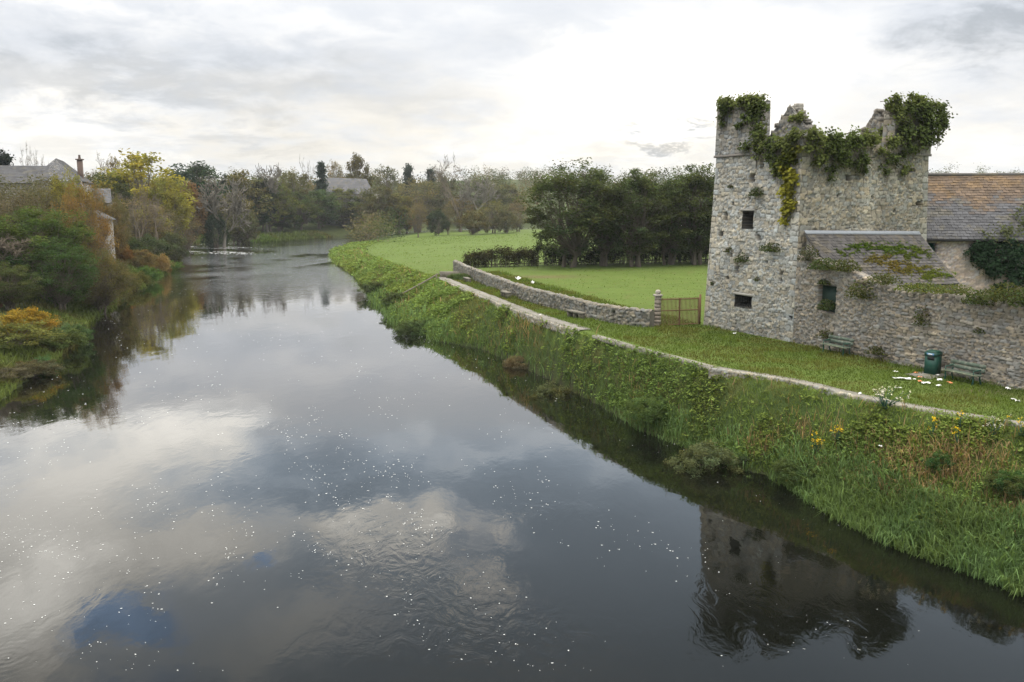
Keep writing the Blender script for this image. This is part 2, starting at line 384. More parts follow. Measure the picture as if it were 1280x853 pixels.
def axis(lo, hi, a, b, step, grow=1.18):
    c = list(np.arange(a, b + 1e-6, step)); s = step; q = b
    while q < hi: s *= grow; q += s; c.append(q)
    s = step; q = a; pre = []
    while q > lo: s *= grow; q -= s; pre.append(q)
    return np.array(pre[::-1] + c)
gx = axis(-4000, 4000, -62, 36, 0.5, 1.12); gy = axis(-300, 5500, 18, 122, 0.5, 1.06)
GX, GY = np.meshgrid(gx, gy)
gz = terrain(GX.ravel(), GY.ravel())
gP = np.c_[GX.ravel(), GY.ravel(), gz]
nx, ny = len(gx), len(gy)
ii = (np.arange(ny - 1)[:, None] * nx + np.arange(nx - 1)[None, :]).ravel()
gF = np.c_[ii, ii + 1, ii + nx + 1, ii + nx]
P2 = gP[:, :2]; dR = pdist(P2, RW); dL = pdist(P2, LW); inb = inpoly(P2, BANK); inr = inpoly(P2, RIVER)
gc = np.tile(np.array((0.088, 0.125, 0.030)), (len(gP), 1))
far = sst((P2[:, 1] - 95) / 60)[:, None] * (dR < dL)[:, None]
gc = gc * (1 - far) + np.array((0.088, 0.128, 0.030)) * far
gc[(dL < dR)] = (0.05, 0.062, 0.024)
gc[inb] = (0.045, 0.066, 0.02)
gc[inr] = (0.03, 0.025, 0.018)
gc[P2[:, 1] > 330] = (0.06, 0.075, 0.03)
worn = np.array(at(1225, 488, 3.6)[:2]); w = np.exp(-(((P2[:, 0] - worn[0]) / 1.3) ** 2 + ((P2[:, 1] - worn[1]) / 0.9) ** 2))[:, None]
gc = gc * (1 - 0.8 * w) + np.array((0.10, 0.075, 0.05)) * 0.8 * w
wn = np.array(at(680, 344, 3.6)[:2]); w = np.exp(-(((P2[:, 0] - wn[0]) / 4) ** 2 + ((P2[:, 1] - wn[1]) / 2.0) ** 2))[:, None]
gc = gc * (1 - 0.7 * w) + np.array((0.12, 0.09, 0.05)) * 0.7 * w
tag(mk('ground', gP, gF, M_GROUND, col=gc, smooth=True), kind='structure')

# river surface
rx = np.linspace(-160, 220, 40); ry = np.linspace(-80, 520, 60)
RX, RY = np.meshgrid(rx, ry); ii = (np.arange(59)[:, None] * 40 + np.arange(39)[None, :]).ravel()
tag(mk('river', np.c_[RX.ravel(), RY.ravel(), np.zeros(RX.size)], np.c_[ii, ii + 1, ii + 41, ii + 40], M_WATER), kind='structure')

# ------------------------------------------------------------------ leaf clouds, blades
def rand_unit(rng, n):
    v = rng.normal(size=(n, 3)); return v / (np.linalg.norm(v, axis=1)[:, None] + 1e-9)
def leaf_quads(pos, size, rng, up=0.3, aspect=0.55, nrm=None):
    n = len(pos); N = rand_unit(rng, n)
    N[:, 2] = np.abs(N[:, 2]) + up
    if nrm is not None: N = N * 0.8 + nrm
    N /= np.linalg.norm(N, axis=1)[:, None]
    T = np.cross(N, rand_unit(rng, n)); T /= np.linalg.norm(T, axis=1)[:, None] + 1e-9
    B = np.cross(N, T); s = np.broadcast_to(np.asarray(size, float), (n,))[:, None] * rng.uniform(0.65, 1.35, (n, 1))
    V = np.stack([pos - T * s * 0.5, pos + B * s * aspect * 0.5, pos + T * s * 0.5, pos - B * s * aspect * 0.5], 1).reshape(-1, 3)
    return V, np.arange(n * 4).reshape(n, 4)
def blades(pos, length, width, rng, lean=0.5, dirs=None, droop=0.35):
    n = len(pos); th = rng.uniform(0, 2 * math.pi, n)
    L = np.broadcast_to(np.asarray(length, float), (n,)) * rng.uniform(0.6, 1.3, n); w = np.broadcast_to(np.asarray(width, float), (n,)) * rng.uniform(0.7, 1.3, n)
    Dv = np.c_[np.cos(th), np.sin(th)] * (rng.uniform(0.1, 1.0, n) * lean)[:, None]
    if dirs is not None: Dv = Dv + dirs
    side = np.c_[-np.sin(th + rng.normal(0, 0.9, n)), np.cos(th), np.zeros(n)]; side /= np.linalg.norm(side, axis=1)[:, None]
    p0 = pos; p1 = pos + np.c_[Dv * (L * 0.45)[:, None], L * 0.55]; p2 = pos + np.c_[Dv * (L * 1.15)[:, None], L * (0.95 - droop * rng.uniform(0, 1.4, n))]
    V = np.stack([p0 - side * w[:, None] / 2, p0 + side * w[:, None] / 2, p1 - side * w[:, None] * 0.42, p1 + side * w[:, None] * 0.42, p2 - side * w[:, None] * 0.05, p2 + side * w[:, None] * 0.05], 1).reshape(-1, 3)
    b = np.arange(n)[:, None] * 6
    Fq = np.concatenate([b + np.array([[0, 1, 3, 2]]), b + np.array([[2, 3, 5, 4]])])
    return V, Fq
def tints(n, rng, base, var=0.22, hue=0.12, per=4):
    f = 1 + rng.normal(0, var, (n, 1)); h = rng.normal(0, hue, (n, 1))
    c = np.asarray(base) * np.clip(f, 0.35, 1.9) * np.c_[1 + h, np.ones(n), 1 - h]
    return np.repeat(np.clip(c, 0.003, 1), per, axis=0)

def clump_tree(seed, H, trunk_h, rx, n_clump, lpc, leaf, clump_r, base_r, stems=1, shape=1.0, lean=0.0, hollow=0.35, twig_show=1.0, flat=0.8):
    """crown of leaf clumps carried by limbs; returns trunk and crown geometry around the base point"""
    rng = np.random.default_rng(seed); tb = MB(); ch = (H - trunk_h) / 2; cz = trunk_h + ch
    tops = []
    for s in range(stems):
        a = rng.uniform(0, 6.28); off = (0 if stems == 1 else base_r * 1.2); sp = (0.10 if stems == 1 else 0.32) * rx
        p0 = np.array([math.cos(a) * off, math.sin(a) * off, -0.3]); p3 = np.array([math.cos(a) * sp + lean * H, math.sin(a) * sp, H * rng.uniform(0.72, 0.88)])
        k = np.linspace(0, 1, 7)[:, None]
        pts = p0 + (p3 - p0) * np.c_[k ** 1.4, k ** 1.4, k] + np.c_[rng.normal(0, 0.012 * H, (7, 2)) * (k > 0), np.zeros(7)]
        r = base_r / math.sqrt(stems) * (1 - 0.93 * k[:, 0]) ** 0.9; r[0] *= 1.35
        tb.tube(pts, r, 7); tops.append((pts, r))
    d = rand_unit(rng, n_clump); rad = rng.uniform(hollow, 1, n_clump) ** 0.6
    C = d * rad[:, None] * np.array([rx, rx, ch]) * 0.88
    taper = 1 - (1 - 1 / (1 + 0.0)) * 0
    C[:, :2] *= (1 - (0.38 * shape) * np.clip(C[:, 2:3] / ch, -0.4, 1))
    C[:, 2] += cz; C[:, 0] += lean * C[:, 2]
    C += rng.normal(0, 0.05 * rx, C.shape)
    LP = []; LC = []
    for c in C:
        pts, r = tops[rng.integers(len(tops))]
        i = int(np.clip((c[2] / H - 0.25) * 6 * rng.uniform(0.6, 0.95), 1, 5)); b = pts[i]
        mid = b * 0.5 + c * 0.5 + np.array([0, 0, 0.05 * H]) * rng.normal(0.3, 0.6) + rng.normal(0, 0.03 * rx, 3)
        q = np.stack([b, mid * 0.5 + b * 0.5 - [0, 0, 0.0], mid, c])
        tb.tube(q, np.array([1, 0.75, 0.5, 0.18]) * r[i] * 0.42, 4)
        for t in range(int(2 * twig_show)):
            e = c + rand_unit(rng, 1)[0] * clump_r * rng.uniform(0.7, 1.25)
            tb.tube(np.stack([mid * 0.35 + c * 0.65, (c + e) / 2 + rng.normal(0, 0.06, 3) * clump_r, e]), np.array([0.2, 0.12, 0.04]) * r[i] * 0.42, 3)
        m = int(lpc * rng.uniform(0.55, 1.45)); cr = clump_r * rng.uniform(0.65, 1.3)
        q = rand_unit(rng, m) * (rng.uniform(0, 1, m) ** 0.42)[:, None] * cr * np.array([1, 1, flat]) + rng.normal(0, 0.12 * cr, (m, 3))
        LP.append(c + q); f = rng.normal(1, 0.17); hh = rng.normal(0, 0.07)
        LC.append(np.tile([f * (1 + hh), f, f * (1 - hh)], (m, 1)))
    LP = np.concatenate(LP); LC = np.concatenate(LC)
    V, Fq = leaf_quads(LP, leaf, rng, 0.35)
    cc = np.repeat(np.clip(LC * (1 + rng.normal(0, 0.2, (len(LC), 1))), 0.25, 2.2), 4, 0)
    return (np.concatenate(tb.V), np.concatenate(tb.F)), (V, Fq, cc)

def conifer(seed, H, r, leaf, n=70, lpc=60):
    rng = np.random.default_rng(seed); tb = MB(); tb.tube([(0, 0, -0.3), (0, 0, H * 0.5), (0, 0, H)], [0.02 * H, 0.012 * H, 0.02], 6)
    LP = []; LC = []
    for k in range(n):
        z = H * (0.10 + 0.88 * rng.uniform() ** 0.9); a = rng.uniform(0, 6.28); L = r * (1 - z / H) * rng.uniform(0.75, 1.2) + 0.15
        e = np.array([math.cos(a) * L, math.sin(a) * L, z - 0.12 * L]); b = np.array([0, 0, z])
        tb.tube(np.stack([b, e]), [0.05, 0.015], 3)
        t = rng.uniform(0, 1, lpc)[:, None]; q = b + (e - b) * t + rng.normal(0, 0.10 * r + 0.06 * L, (lpc, 3)) * np.array([1, 1, 0.6])
        LP.append(q); f = rng.normal(1, 0.15); LC.append(np.full((lpc, 3), f))
    LP = np.concatenate(LP); LC = np.concatenate(LC); V, Fq = leaf_quads(LP, leaf, rng, 0.2)
    return (np.concatenate(tb.V), np.concatenate(tb.F)), (V, Fq, np.repeat(np.clip(LC * (1 + rng.normal(0, 0.2, (len(LC), 1))), 0.3, 2), 4, 0))

def bare_tree(seed, H, base_r, spread=0.55, depth=5, minr=0.02, up=0.35, first=0.30, kids=(2, 4)):
    """leafless tree: trunk and boughs in one mesh, the fine twigs of its crown in another"""
    rng = np.random.default_rng(seed); tb = MB(); tw = MB()
    def grow(p, d, L, r, k):
        n = 5; pts = [p]; dd = d.copy()
        for i in range(n):
            dd = dd + rng.normal(0, 0.10 + 0.03 * (depth - k), 3) + np.array([0, 0, up * 0.10]); dd /= np.linalg.norm(dd); pts.append(pts[-1] + dd * L / n)
        r2 = max(r * 0.55, minr); (tb if k >= depth - 2 else tw).tube(np.array(pts), np.linspace(r, r2, n + 1), 6 if k >= depth - 1 else 4 if k > 1 else 3)
        if k == 0: return
        m = rng.integers(kids[0], kids[1] + 1)
        for j in range(m):
            i = rng.integers(2, n + 1) if j else n
            a = rand_unit(rng, 1)[0]; a -= dd * (a @ dd); a /= np.linalg.norm(a) + 1e-9
            nd = dd + a * spread * rng.uniform(0.6, 1.5) + np.array([0, 0, up * 0.35]); nd /= np.linalg.norm(nd)
            grow(pts[i], nd, L * rng.uniform(0.55, 0.86), max(r2 * rng.uniform(0.6, 0.9), minr), k - 1)
    grow(np.array([0, 0, -0.3]), np.array([rng.normal(0, 0.06), rng.normal(0, 0.06), 1.0]), H * first, base_r, depth)
    V = np.concatenate(tb.V + tw.V); s = H / V[:, 2].max()
    f = lambda b: (np.concatenate(b.V) * s, np.concatenate(b.F))
    return f(tb), f(tw)

PROTO = {}
def proto(key, fn, trunk_mat=None, leafless=False):
    """first use builds the meshes, later ones share them"""
    if key not in PROTO:
        t, c = fn()
        tm = mesh_of('trunk', t[0], t[1], np.ones((len(t[0]), 3)), True); tm.materials.append(trunk_mat or M_BARK)
        if leafless:
            cm = mesh_of('crown', c[0], c[1], np.ones((len(c[0]), 3))); cm.materials.append(trunk_mat or M_BARK)
        else:
            cm = mesh_of('crown', c[0], c[1], c[2]); cm.materials.append(M_LEAF)
        PROTO[key] = (tm, cm)
    return PROTO[key]
def plant(name, key, loc, s, color, label, cat, group=None, rz=0.0, sxy=None):
    tm, cm = PROTO[key]
    e = empty(name, loc, rz); tag(e, label, cat, group)
    e.scale = (sxy or s, sxy or s, s)
    t = D.objects.new('trunk', tm); COL.objects.link(t); t.parent = e
    c = D.objects.new('crown', cm); COL.objects.link(c); c.parent = e; c.color = (*((v * LIFT for v in color) if color[0] < 1 else color), 1)
    return e

# ------------------------------------------------------------------ rubble stone surfaces
def voro(u, v, cw, ch, seed):
    U = u / cw; V = v / ch; U = U + 0.35 * (vnoise(U * 0.6, V * 0.6, seed + 9) - 0.5); V = V + 0.22 * (vnoise(U * 0.5, V * 0.5 + 7, seed + 4) - 0.5)
    j0 = np.floor(V); f1 = np.full(U.shape, 9.0); f2 = np.full(U.shape, 9.0); idn = np.zeros(U.shape)
    for dj in (-1, 0, 1):
        j = j0 + dj; sh = hash2(j, j * 0 + 3, seed)
        i0 = np.floor(U + sh)
        for di in (-1, 0, 1):
            i = i0 + di; cx = i + 0.5 - sh + 0.62 * (hash2(i, j, seed) - 0.5); cy = j + 0.5 + 0.42 * (hash2(i, j, seed + 1) - 0.5)
            d = np.maximum(np.abs(U - cx) * 1.05, np.abs(V - cy)) * 0.75 + 0.25 * np.hypot(U - cx, V - cy)
            new = d < f1
            f2 = np.where(new, f1, np.minimum(f2, d)); idn = np.where(new, hash2(i, j, seed + 2), idn); f1 = np.where(new, d, f1)
    return f2 - f1, idn
def voro2(u, v, cw, ch, seed):
    v = v + 0 * u; a = voro(u, v, cw, ch, seed); b = voro(u, v, cw * 0.52, ch * 0.56, seed + 13); k = fbm(u / 0.8, v / 0.6, seed + 17) > 0.52
    return np.where(k, b[0], a[0]), np.where(k, b[1], a[1])
def stone_color(gap, idn, u, v, tone, seed, mortar=0.75, contrast=0.28):
    tone = np.asarray(tone, float)
    k = 1 + contrast * (idn - 0.5) * 2 * 0.8
    c = tone[None, :] * k[:, None]
    warmth = (hash2(np.floor(idn * 997), idn * 0, seed + 5) - 0.5)[:, None]
    c = c * (1 + warmth * np.array([[0.20, 0.03, -0.22]]))
    pale = (hash2(np.floor(idn * 811), idn * 0, seed + 8) > 0.9)[:, None]; c = np.where(pale, c * 1.3, c); fine = vnoise(u / 0.07, v / 0.05, seed + 21)[:, None]; c = c * (0.8 + 0.4 * fine)
    j = sst((0.11 - gap) / 0.09)[:, None]; c = c * (1 - j) + tone[None, :] * mortar * j
    st = fbm(u / 2.2, v / 3.5, seed + 6)[:, None]; c = c * (0.72 + 0.56 * st)
    return np.clip(c, 0.02, 0.8)
def stone_disp(gap, idn, amp):
    return amp * (sst(gap / 0.13) - 1) + amp * 1.1 * (idn - 0.5)

def skin(cols, nrms, us, z0, ztop, rz, slope, holes, seed, cw, ch, tone, amp=0.05, mortar=0.6, tone_fn=None, noise_top=0.0, tang=None):
    """a displaced stone skin on a row of upright columns; holes push the surface inwards (u0,u1,z0,z1,depth)"""
    cols = np.asarray(cols, float); nrms = np.asarray(nrms, float); us = np.asarray(us, float); n = len(us)
    ztop = np.broadcast_to(np.asarray(ztop, float), (n,)).copy()
    if noise_top: ztop = ztop + noise_top * (fbm(us / 0.9, us * 0, seed + 30) - 0.5) * 2 + noise_top * 0.6 * (np.round(hash2(np.floor(us / 0.33), us * 0, seed)) - 0.5)
    zs = np.arange(z0, ztop.max() + rz, rz); m = len(zs)
    U = np.tile(us, m); Z = np.repeat(zs, n); top = np.tile(ztop, m); Zc = np.minimum(Z, top)
    gap, idn = voro2(U, Zc, cw, ch, seed)
    if tang is not None:
        Lq = us.max() - us.min(); e = np.minimum(U - us.min(), us.max() - U); ev = hash2(np.floor(Zc / 0.34), Zc * 0, seed + 61)
        q = e < 0.34 + 0.36 * ev; g2, i2 = voro(U, Zc, 0.85, 0.34, seed + 62); gap = np.where(q, g2, gap); idn = np.where(q, i2 * 0.5 + 0.42, idn)
    dsp = stone_disp(gap, idn, amp) + amp * 0.35 * (vnoise(U / 0.12, Zc / 0.12, seed + 50) - 0.5) + amp * 0.6 * (fbm(U / 0.9, Zc / 0.9, seed + 51) - 0.5)
    if tang is not None: dsp.reshape(m, n)[:, [0, -1]] = 0
    dsp = dsp - slope * (Zc - z0)
    c = stone_color(gap, idn, U, Zc, tone, seed, mortar)
    if tone_fn is not None: c = c * tone_fn(U, Zc)[:, None]
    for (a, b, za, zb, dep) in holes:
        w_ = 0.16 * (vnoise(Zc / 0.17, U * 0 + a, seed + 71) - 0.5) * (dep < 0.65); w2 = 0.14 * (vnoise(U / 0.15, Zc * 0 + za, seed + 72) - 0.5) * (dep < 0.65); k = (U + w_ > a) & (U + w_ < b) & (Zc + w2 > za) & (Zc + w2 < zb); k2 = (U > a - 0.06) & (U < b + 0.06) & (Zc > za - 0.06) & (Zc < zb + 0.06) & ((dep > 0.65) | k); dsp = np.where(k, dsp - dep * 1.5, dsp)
        c[k2] *= 0.12 if dep > 0.65 else 0.35  # shade painted into the hole colour, deep openings darkest
    C2 = np.tile(cols, (m, 1)); N2 = np.tile(nrms, (m, 1))
    if tang is not None: C2 = C2 + np.tile(tang, (m, 1)) * (slope * (Zc - z0))[:, None]
    V = np.c_[C2 + N2 * dsp[:, None], Zc]
    i = (np.arange(m - 1)[:, None] * n + np.arange(n - 1)[None, :]).ravel(); Fq = np.c_[i, i + 1, i + n + 1, i + n]
    ok = ~((Z[Fq] >= top[Fq]).all(1)); return V, Fq[ok], c
def block(corners, z0, ztop, res, seed, tone, slope=0.0, holes=None, cw=0.42, ch=0.24, amp=0.05, noise_top=0.0, rz=None, mb=None, tone_fns=None, mortar=0.6, tops=None):
    """four-sided stone block; corners anticlockwise seen from above, res per side"""
    mb = mb or MB(); P = np.asarray(corners, float); holes = holes or {}
    N = []
    for k in range(4):
        d = P[(k + 1) % 4] - P[k]; d /= np.linalg.norm(d); N.append(np.array([d[1], -d[0]]))
    for k in range(4):
        a, b = P[k], P[(k + 1) % 4]; L = np.linalg.norm(b - a); n = max(2, int(L / res[k]) + 1); us = np.linspace(0, L, n)
        t = (us / L)[:, None]; cols = a + (b - a) * t; nr = np.tile(N[k], (n, 1))
        tang = ((b - a) / L)[None, :] * (1 - 2 * t)
        tp = ztop if tops is None or tops[k] is None else tops[k](us)
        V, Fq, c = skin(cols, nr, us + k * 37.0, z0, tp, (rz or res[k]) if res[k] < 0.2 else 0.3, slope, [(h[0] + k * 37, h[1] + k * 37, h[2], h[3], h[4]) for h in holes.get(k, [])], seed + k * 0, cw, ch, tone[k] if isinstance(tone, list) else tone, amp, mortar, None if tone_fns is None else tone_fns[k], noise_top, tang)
        mb.add(V, Fq, c)
    zc = (ztop if np.ndim(ztop) == 0 else float(np.min(ztop))) - 0.12 - noise_top
    cen = P.mean(0); ins = [p + (cen - p) / np.linalg.norm(cen - p) * (slope * (zc - z0) * 1.41 + amp * 1.6) for p in P]
    mb.quad([(x, y, zc) for x, y in ins], np.asarray(tone[0] if isinstance(tone, list) else tone) * 0.8)
    return mb
def strip_wall(line, z0f, hf, thick, res, seed, tone, holes=(), cw=0.35, ch=0.2, amp=0.06, top_noise=0.06, mortar=0.5):
    """free-standing rubble wall along a line: front face, top and back in one mesh (front is to the left of travel reversed: +normal)"""
    L = np.r_[0, np.cumsum(np.hypot(*np.diff(line, axis=0).T))]; n = int(L[-1] / res) + 1; s = np.linspace(0, L[-1], n)
    p = np.c_[np.interp(s, L, line[:, 0]), np.interp(s, L, line[:, 1])]
    for _ in range(int(1.0 / res)): p[1:-1] = (p[:-2] + p[2:] + 2 * p[1:-1]) / 4
    d = np.gradient(p, axis=0); d /= np.linalg.norm(d, axis=1)[:, None]; nr = np.c_[d[:, 1], -d[:, 0]]
    zb = z0f(p[:, 0], p[:, 1]) if callable(z0f) else np.full(n, z0f); H = hf(s) + top_noise * (fbm(s / 0.5, s * 0, seed) - 0.5) * 2
    hm = H.max(); vs = np.arange(0, 1.0001, res / hm); tsn = max(3, int(thick / res)); V = []; C = []
    rows = [(v, 0.0, 'f') for v in vs] + [(1.0, t, 't') for t in np.linspace(0, 1, tsn)[1:-1]] + [(v, 1.0, 'b') for v in np.arange(1.0, -0.01, -0.25)]
    acc = 0
    for v, t, kind in rows:
        h = H * v; u = s; w = h + (t * thick if kind == 't' else 0) + (thick + 5 if kind == 'b' else 0)
        gap, idn = voro2(u, w, cw, ch, seed); dsp = stone_disp(gap, idn, amp) + amp * 0.3 * (vnoise(u / 0.14, w / 0.14 + 0 * u, seed + 50) - 0.5)
        c = stone_color(gap, idn, u, w, tone, seed, mortar)
        if kind == 'f':
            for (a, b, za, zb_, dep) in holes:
                k = (u > a) & (u < b) & (h > za) & (h < zb_); dsp = np.where(k, dsp - dep, dsp); c[k] *= 0.5  # recess shade painted into the stone colour
        off = thick / 2 - t * thick + (dsp if kind == 'f' else -dsp if kind == 'b' else 0)
        z = zb + h + (dsp + 0.04 * math.sin(t * 3.14) if kind == 't' else 0)
        V.append(np.c_[p + nr * off[:, None] if np.ndim(off) else p + nr * off, z]); C.append(c)
    m = len(rows); i = (np.arange(m - 1)[:, None] * n + np.arange(n - 1)[None, :]).ravel()
    mb = MB(); mb.add(np.concatenate(V), np.c_[i, i + 1, i + n + 1, i + n], np.concatenate(C))
    # ends
    for e in (0, n - 1):
        q = [V[0][e], V[len(vs) - 1][e], V[m - 5][e], V[m - 1][e]]; mb.quad(q, np.asarray(tone) * 0.9)
    return mb

# ------------------------------------------------------------------ paved riverside path
def path_strip(name, px, hw, z, side, seed, raised=0.1):
    L = np.array([at(x, y, z)[:2] for x, y in px]); s = np.r_[0, np.cumsum(np.hypot(*np.diff(L, axis=0).T))]
    n = int(s[-1] / 0.35) + 2; q = np.linspace(0, s[-1], n); p = np.c_[np.interp(q, s, L[:, 0]), np.interp(q, s, L[:, 1])]
    for _ in range(4): p[1:-1] = (p[:-2] + p[2:] + 2 * p[1:-1]) / 4
    d = np.gradient(p, axis=0); d /= np.linalg.norm(d, axis=1)[:, None]; nr = np.c_[d[:, 1], -d[:, 0]]
    zz = z + raised + 0.03 * (fbm(q / 2, q * 0, seed) - 0.5)
    wl = hw * (1 + 0.22 * (fbm(q / 0.9, q * 0, seed + 1) - 0.5) * 2); wr = hw * (1 + 0.28 * (fbm(q / 0.8, q * 0, seed + 2) - 0.5) * 2)
    rows = [np.c_[p + nr * wl[:, None] * 1.0, zz - side], np.c_[p + nr * wl[:, None], zz], np.c_[p + nr * 0, zz + 0.015], np.c_[p - nr * wr[:, None], zz], np.c_[p - nr * wr[:, None], zz - 0.3]]
    i = (np.arange(4)[:, None] * n + np.arange(n - 1)[None, :]).ravel()
    c = np.ones((5 * n, 3)); f = 0.82 + 0.36 * fbm(np.tile(q, 5) / 1.3, np.repeat(np.arange(5), n) * 0.4, seed + 5); c *= f[:, None]
    mk(name, np.concatenate(rows), np.c_[i, i + 1, i + n + 1, i + n], M_CONC, col=c); tag(D.objects[-1] if False else COL.objects[-1], kind='structure')
    return p + nr * (wl[:, None] + 0.02), zz
PX_A = [(553, 348), (575, 358), (600, 368), (650, 388), (690, 402), (732, 415)]
PX_C = [(893, 461), (940, 468), (1000, 478), (1100, 502), (1200, 519), (1280, 531), (1400, 551)]
edA, zA = path_strip('path', PX_A, 0.48, 3.42, 0.5, 3, 0.14)
edB, zB = path_strip('path', [(744, 420), (800, 436), (850, 449), (893, 460.5)], 0.22, 3.5, 0.2, 5, 0.05)
edC, zC = path_strip('path', PX_C, 0.42, 3.5, 0.3, 7, 0.03)
for nm, e, z0, a, b in (('path_edge', edA, 3.0, 4, len(edA) - 1), ('path_edge', edC, 3.1, 0, 30)):
    o = strip_wall(e[a:b][::-1] if e[a, 1] < e[b - 1, 1] else e[a:b], z0, lambda s: 0 * s + 0.50, 0.12, 0.06, 21, (0.26, 0.24, 0.20), cw=0.35, ch=0.16, amp=0.05, top_noise=0.03).build('path_edging', M_STONE)
    tag(o, kind='structure')

# ------------------------------------------------------------------ the tower house
uA = np.array([0.447, -0.894]); vA = np.array([0.894, 0.447]); A = np.array([12.5, 57.05]); B = A + uA * 8.05; C_ = B + vA * 11.0; D_ = A + vA * 11.0
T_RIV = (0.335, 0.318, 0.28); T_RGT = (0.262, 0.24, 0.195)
def hitp(px, py, P, n2):
    d = ray(px, py); n3 = np.array([*n2, 0.0]); P3 = np.array([*P, 0.0]); o = np.array([0, 0, CZ])
    return o + d * (((P3 - o) @ n3) / (d @ n3))
def riv(px, py): h = hitp(px, py, A + vA * 0.2, vA); return (h[:2] - A) @ uA, h[2]
def rgt(px, py): h = hitp(px, py, B - uA * 0.2, uA); return (h[:2] - B) @ vA, h[2]
def holes_px(fn, L):
    r = []
    for (x0, y0, x1, y1, dep) in L:
        a = fn(x0, y0); b = fn(x1, y1); zz = sorted((fn(x0, y1)[1], fn(x1, y0)[1])); uu = sorted((a[0], b[0])); r.append((uu[0], uu[1], min(a[1], b[1]), max(a[1], b[1]), dep))
    return r
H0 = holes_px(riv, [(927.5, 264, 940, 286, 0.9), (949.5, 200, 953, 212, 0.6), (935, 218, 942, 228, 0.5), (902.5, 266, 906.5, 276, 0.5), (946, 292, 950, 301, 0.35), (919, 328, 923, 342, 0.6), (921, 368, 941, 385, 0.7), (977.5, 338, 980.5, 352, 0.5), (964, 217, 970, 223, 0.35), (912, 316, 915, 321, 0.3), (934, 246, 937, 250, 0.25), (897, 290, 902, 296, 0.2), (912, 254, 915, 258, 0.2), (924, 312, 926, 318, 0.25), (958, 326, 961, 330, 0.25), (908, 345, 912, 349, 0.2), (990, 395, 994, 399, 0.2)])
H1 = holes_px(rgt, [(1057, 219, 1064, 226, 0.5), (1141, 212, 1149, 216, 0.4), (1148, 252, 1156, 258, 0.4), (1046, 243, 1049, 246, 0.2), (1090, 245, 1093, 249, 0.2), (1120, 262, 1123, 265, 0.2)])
tower = empty('tower_house', (*(A + B + C_ + D_) / 4, 3.4)); tag(tower, 'roofless ivy-topped stone tower house with two corner turrets beside the river lawn', 'castle')
off = np.array([*(A + B + C_ + D_) / 4, 3.4])
def local(mb):
    for v in mb.V: v -= off
    return mb
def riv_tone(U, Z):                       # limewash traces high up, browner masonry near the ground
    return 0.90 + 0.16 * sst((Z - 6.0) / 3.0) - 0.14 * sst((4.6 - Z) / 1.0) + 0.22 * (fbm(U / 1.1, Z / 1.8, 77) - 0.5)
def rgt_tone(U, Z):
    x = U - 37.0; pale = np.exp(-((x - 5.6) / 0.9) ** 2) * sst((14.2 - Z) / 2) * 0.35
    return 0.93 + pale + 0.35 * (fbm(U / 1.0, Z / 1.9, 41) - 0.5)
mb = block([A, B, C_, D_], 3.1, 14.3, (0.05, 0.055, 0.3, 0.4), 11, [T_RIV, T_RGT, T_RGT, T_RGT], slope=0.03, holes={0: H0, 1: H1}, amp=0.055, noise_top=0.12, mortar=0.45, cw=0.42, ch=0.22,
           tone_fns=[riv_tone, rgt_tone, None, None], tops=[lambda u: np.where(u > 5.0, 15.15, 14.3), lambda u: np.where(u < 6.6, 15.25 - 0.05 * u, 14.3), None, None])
for a, b in ((B - uA * 0.45 + vA * 0.5, B - uA * 0.45 + vA * 6.4), ):
    mb.prism([a, b, b - uA * 0.9, a - uA * 0.9], 13.5, 14.85, np.array(T_RGT))
a = A + uA * 5.1 + vA * 0.5; b = A + uA * 7.5 + vA * 0.5; mb.prism([a, b, b + vA * 0.9, a + vA * 0.9], 13.5, 14.85, np.array(T_RIV))
local(mb).build('wall', M_STONE, tower)
def turret(P, seed, tone, res, H=17.35, holes=None):
    m = block(P, 14.25, H, res, seed, tone, 0.012, holes, amp=0.06, noise_top=0.12, mortar=0.5, cw=0.42, ch=0.24)
    return local(m).build('turret', M_STONE, tower)
t0 = A + uA * 0.27 + vA * 0.27; T1 = [t0, t0 + uA * 3.8, t0 + uA * 3.8 + vA * 1.0, t0 + vA * 1.0]
turret(T1, 31, [(0.27, 0.255, 0.23)] * 4, (0.05, 0.06, 0.2, 0.2))
t0 = B - uA * 0.27 + vA * 7.5; T2 = [t0, t0 + vA * 3.25, t0 + vA * 3.25 - uA * 0.9, t0 - uA * 0.9]
turret(T2, 47, [(0.25, 0.23, 0.19)] * 4, (0.055, 0.2, 0.2, 0.06), 17.3)
for P in (T1, T2):                        # string courses under the turrets
    m = MB(); cen = np.mean(P, 0); Q = [cen + (p - cen) * 1.045 for p in P]; m.prism(Q, 14.22, 14.36, np.array((0.2, 0.18, 0.16))); local(m).build('string_course', M_STONE, tower)
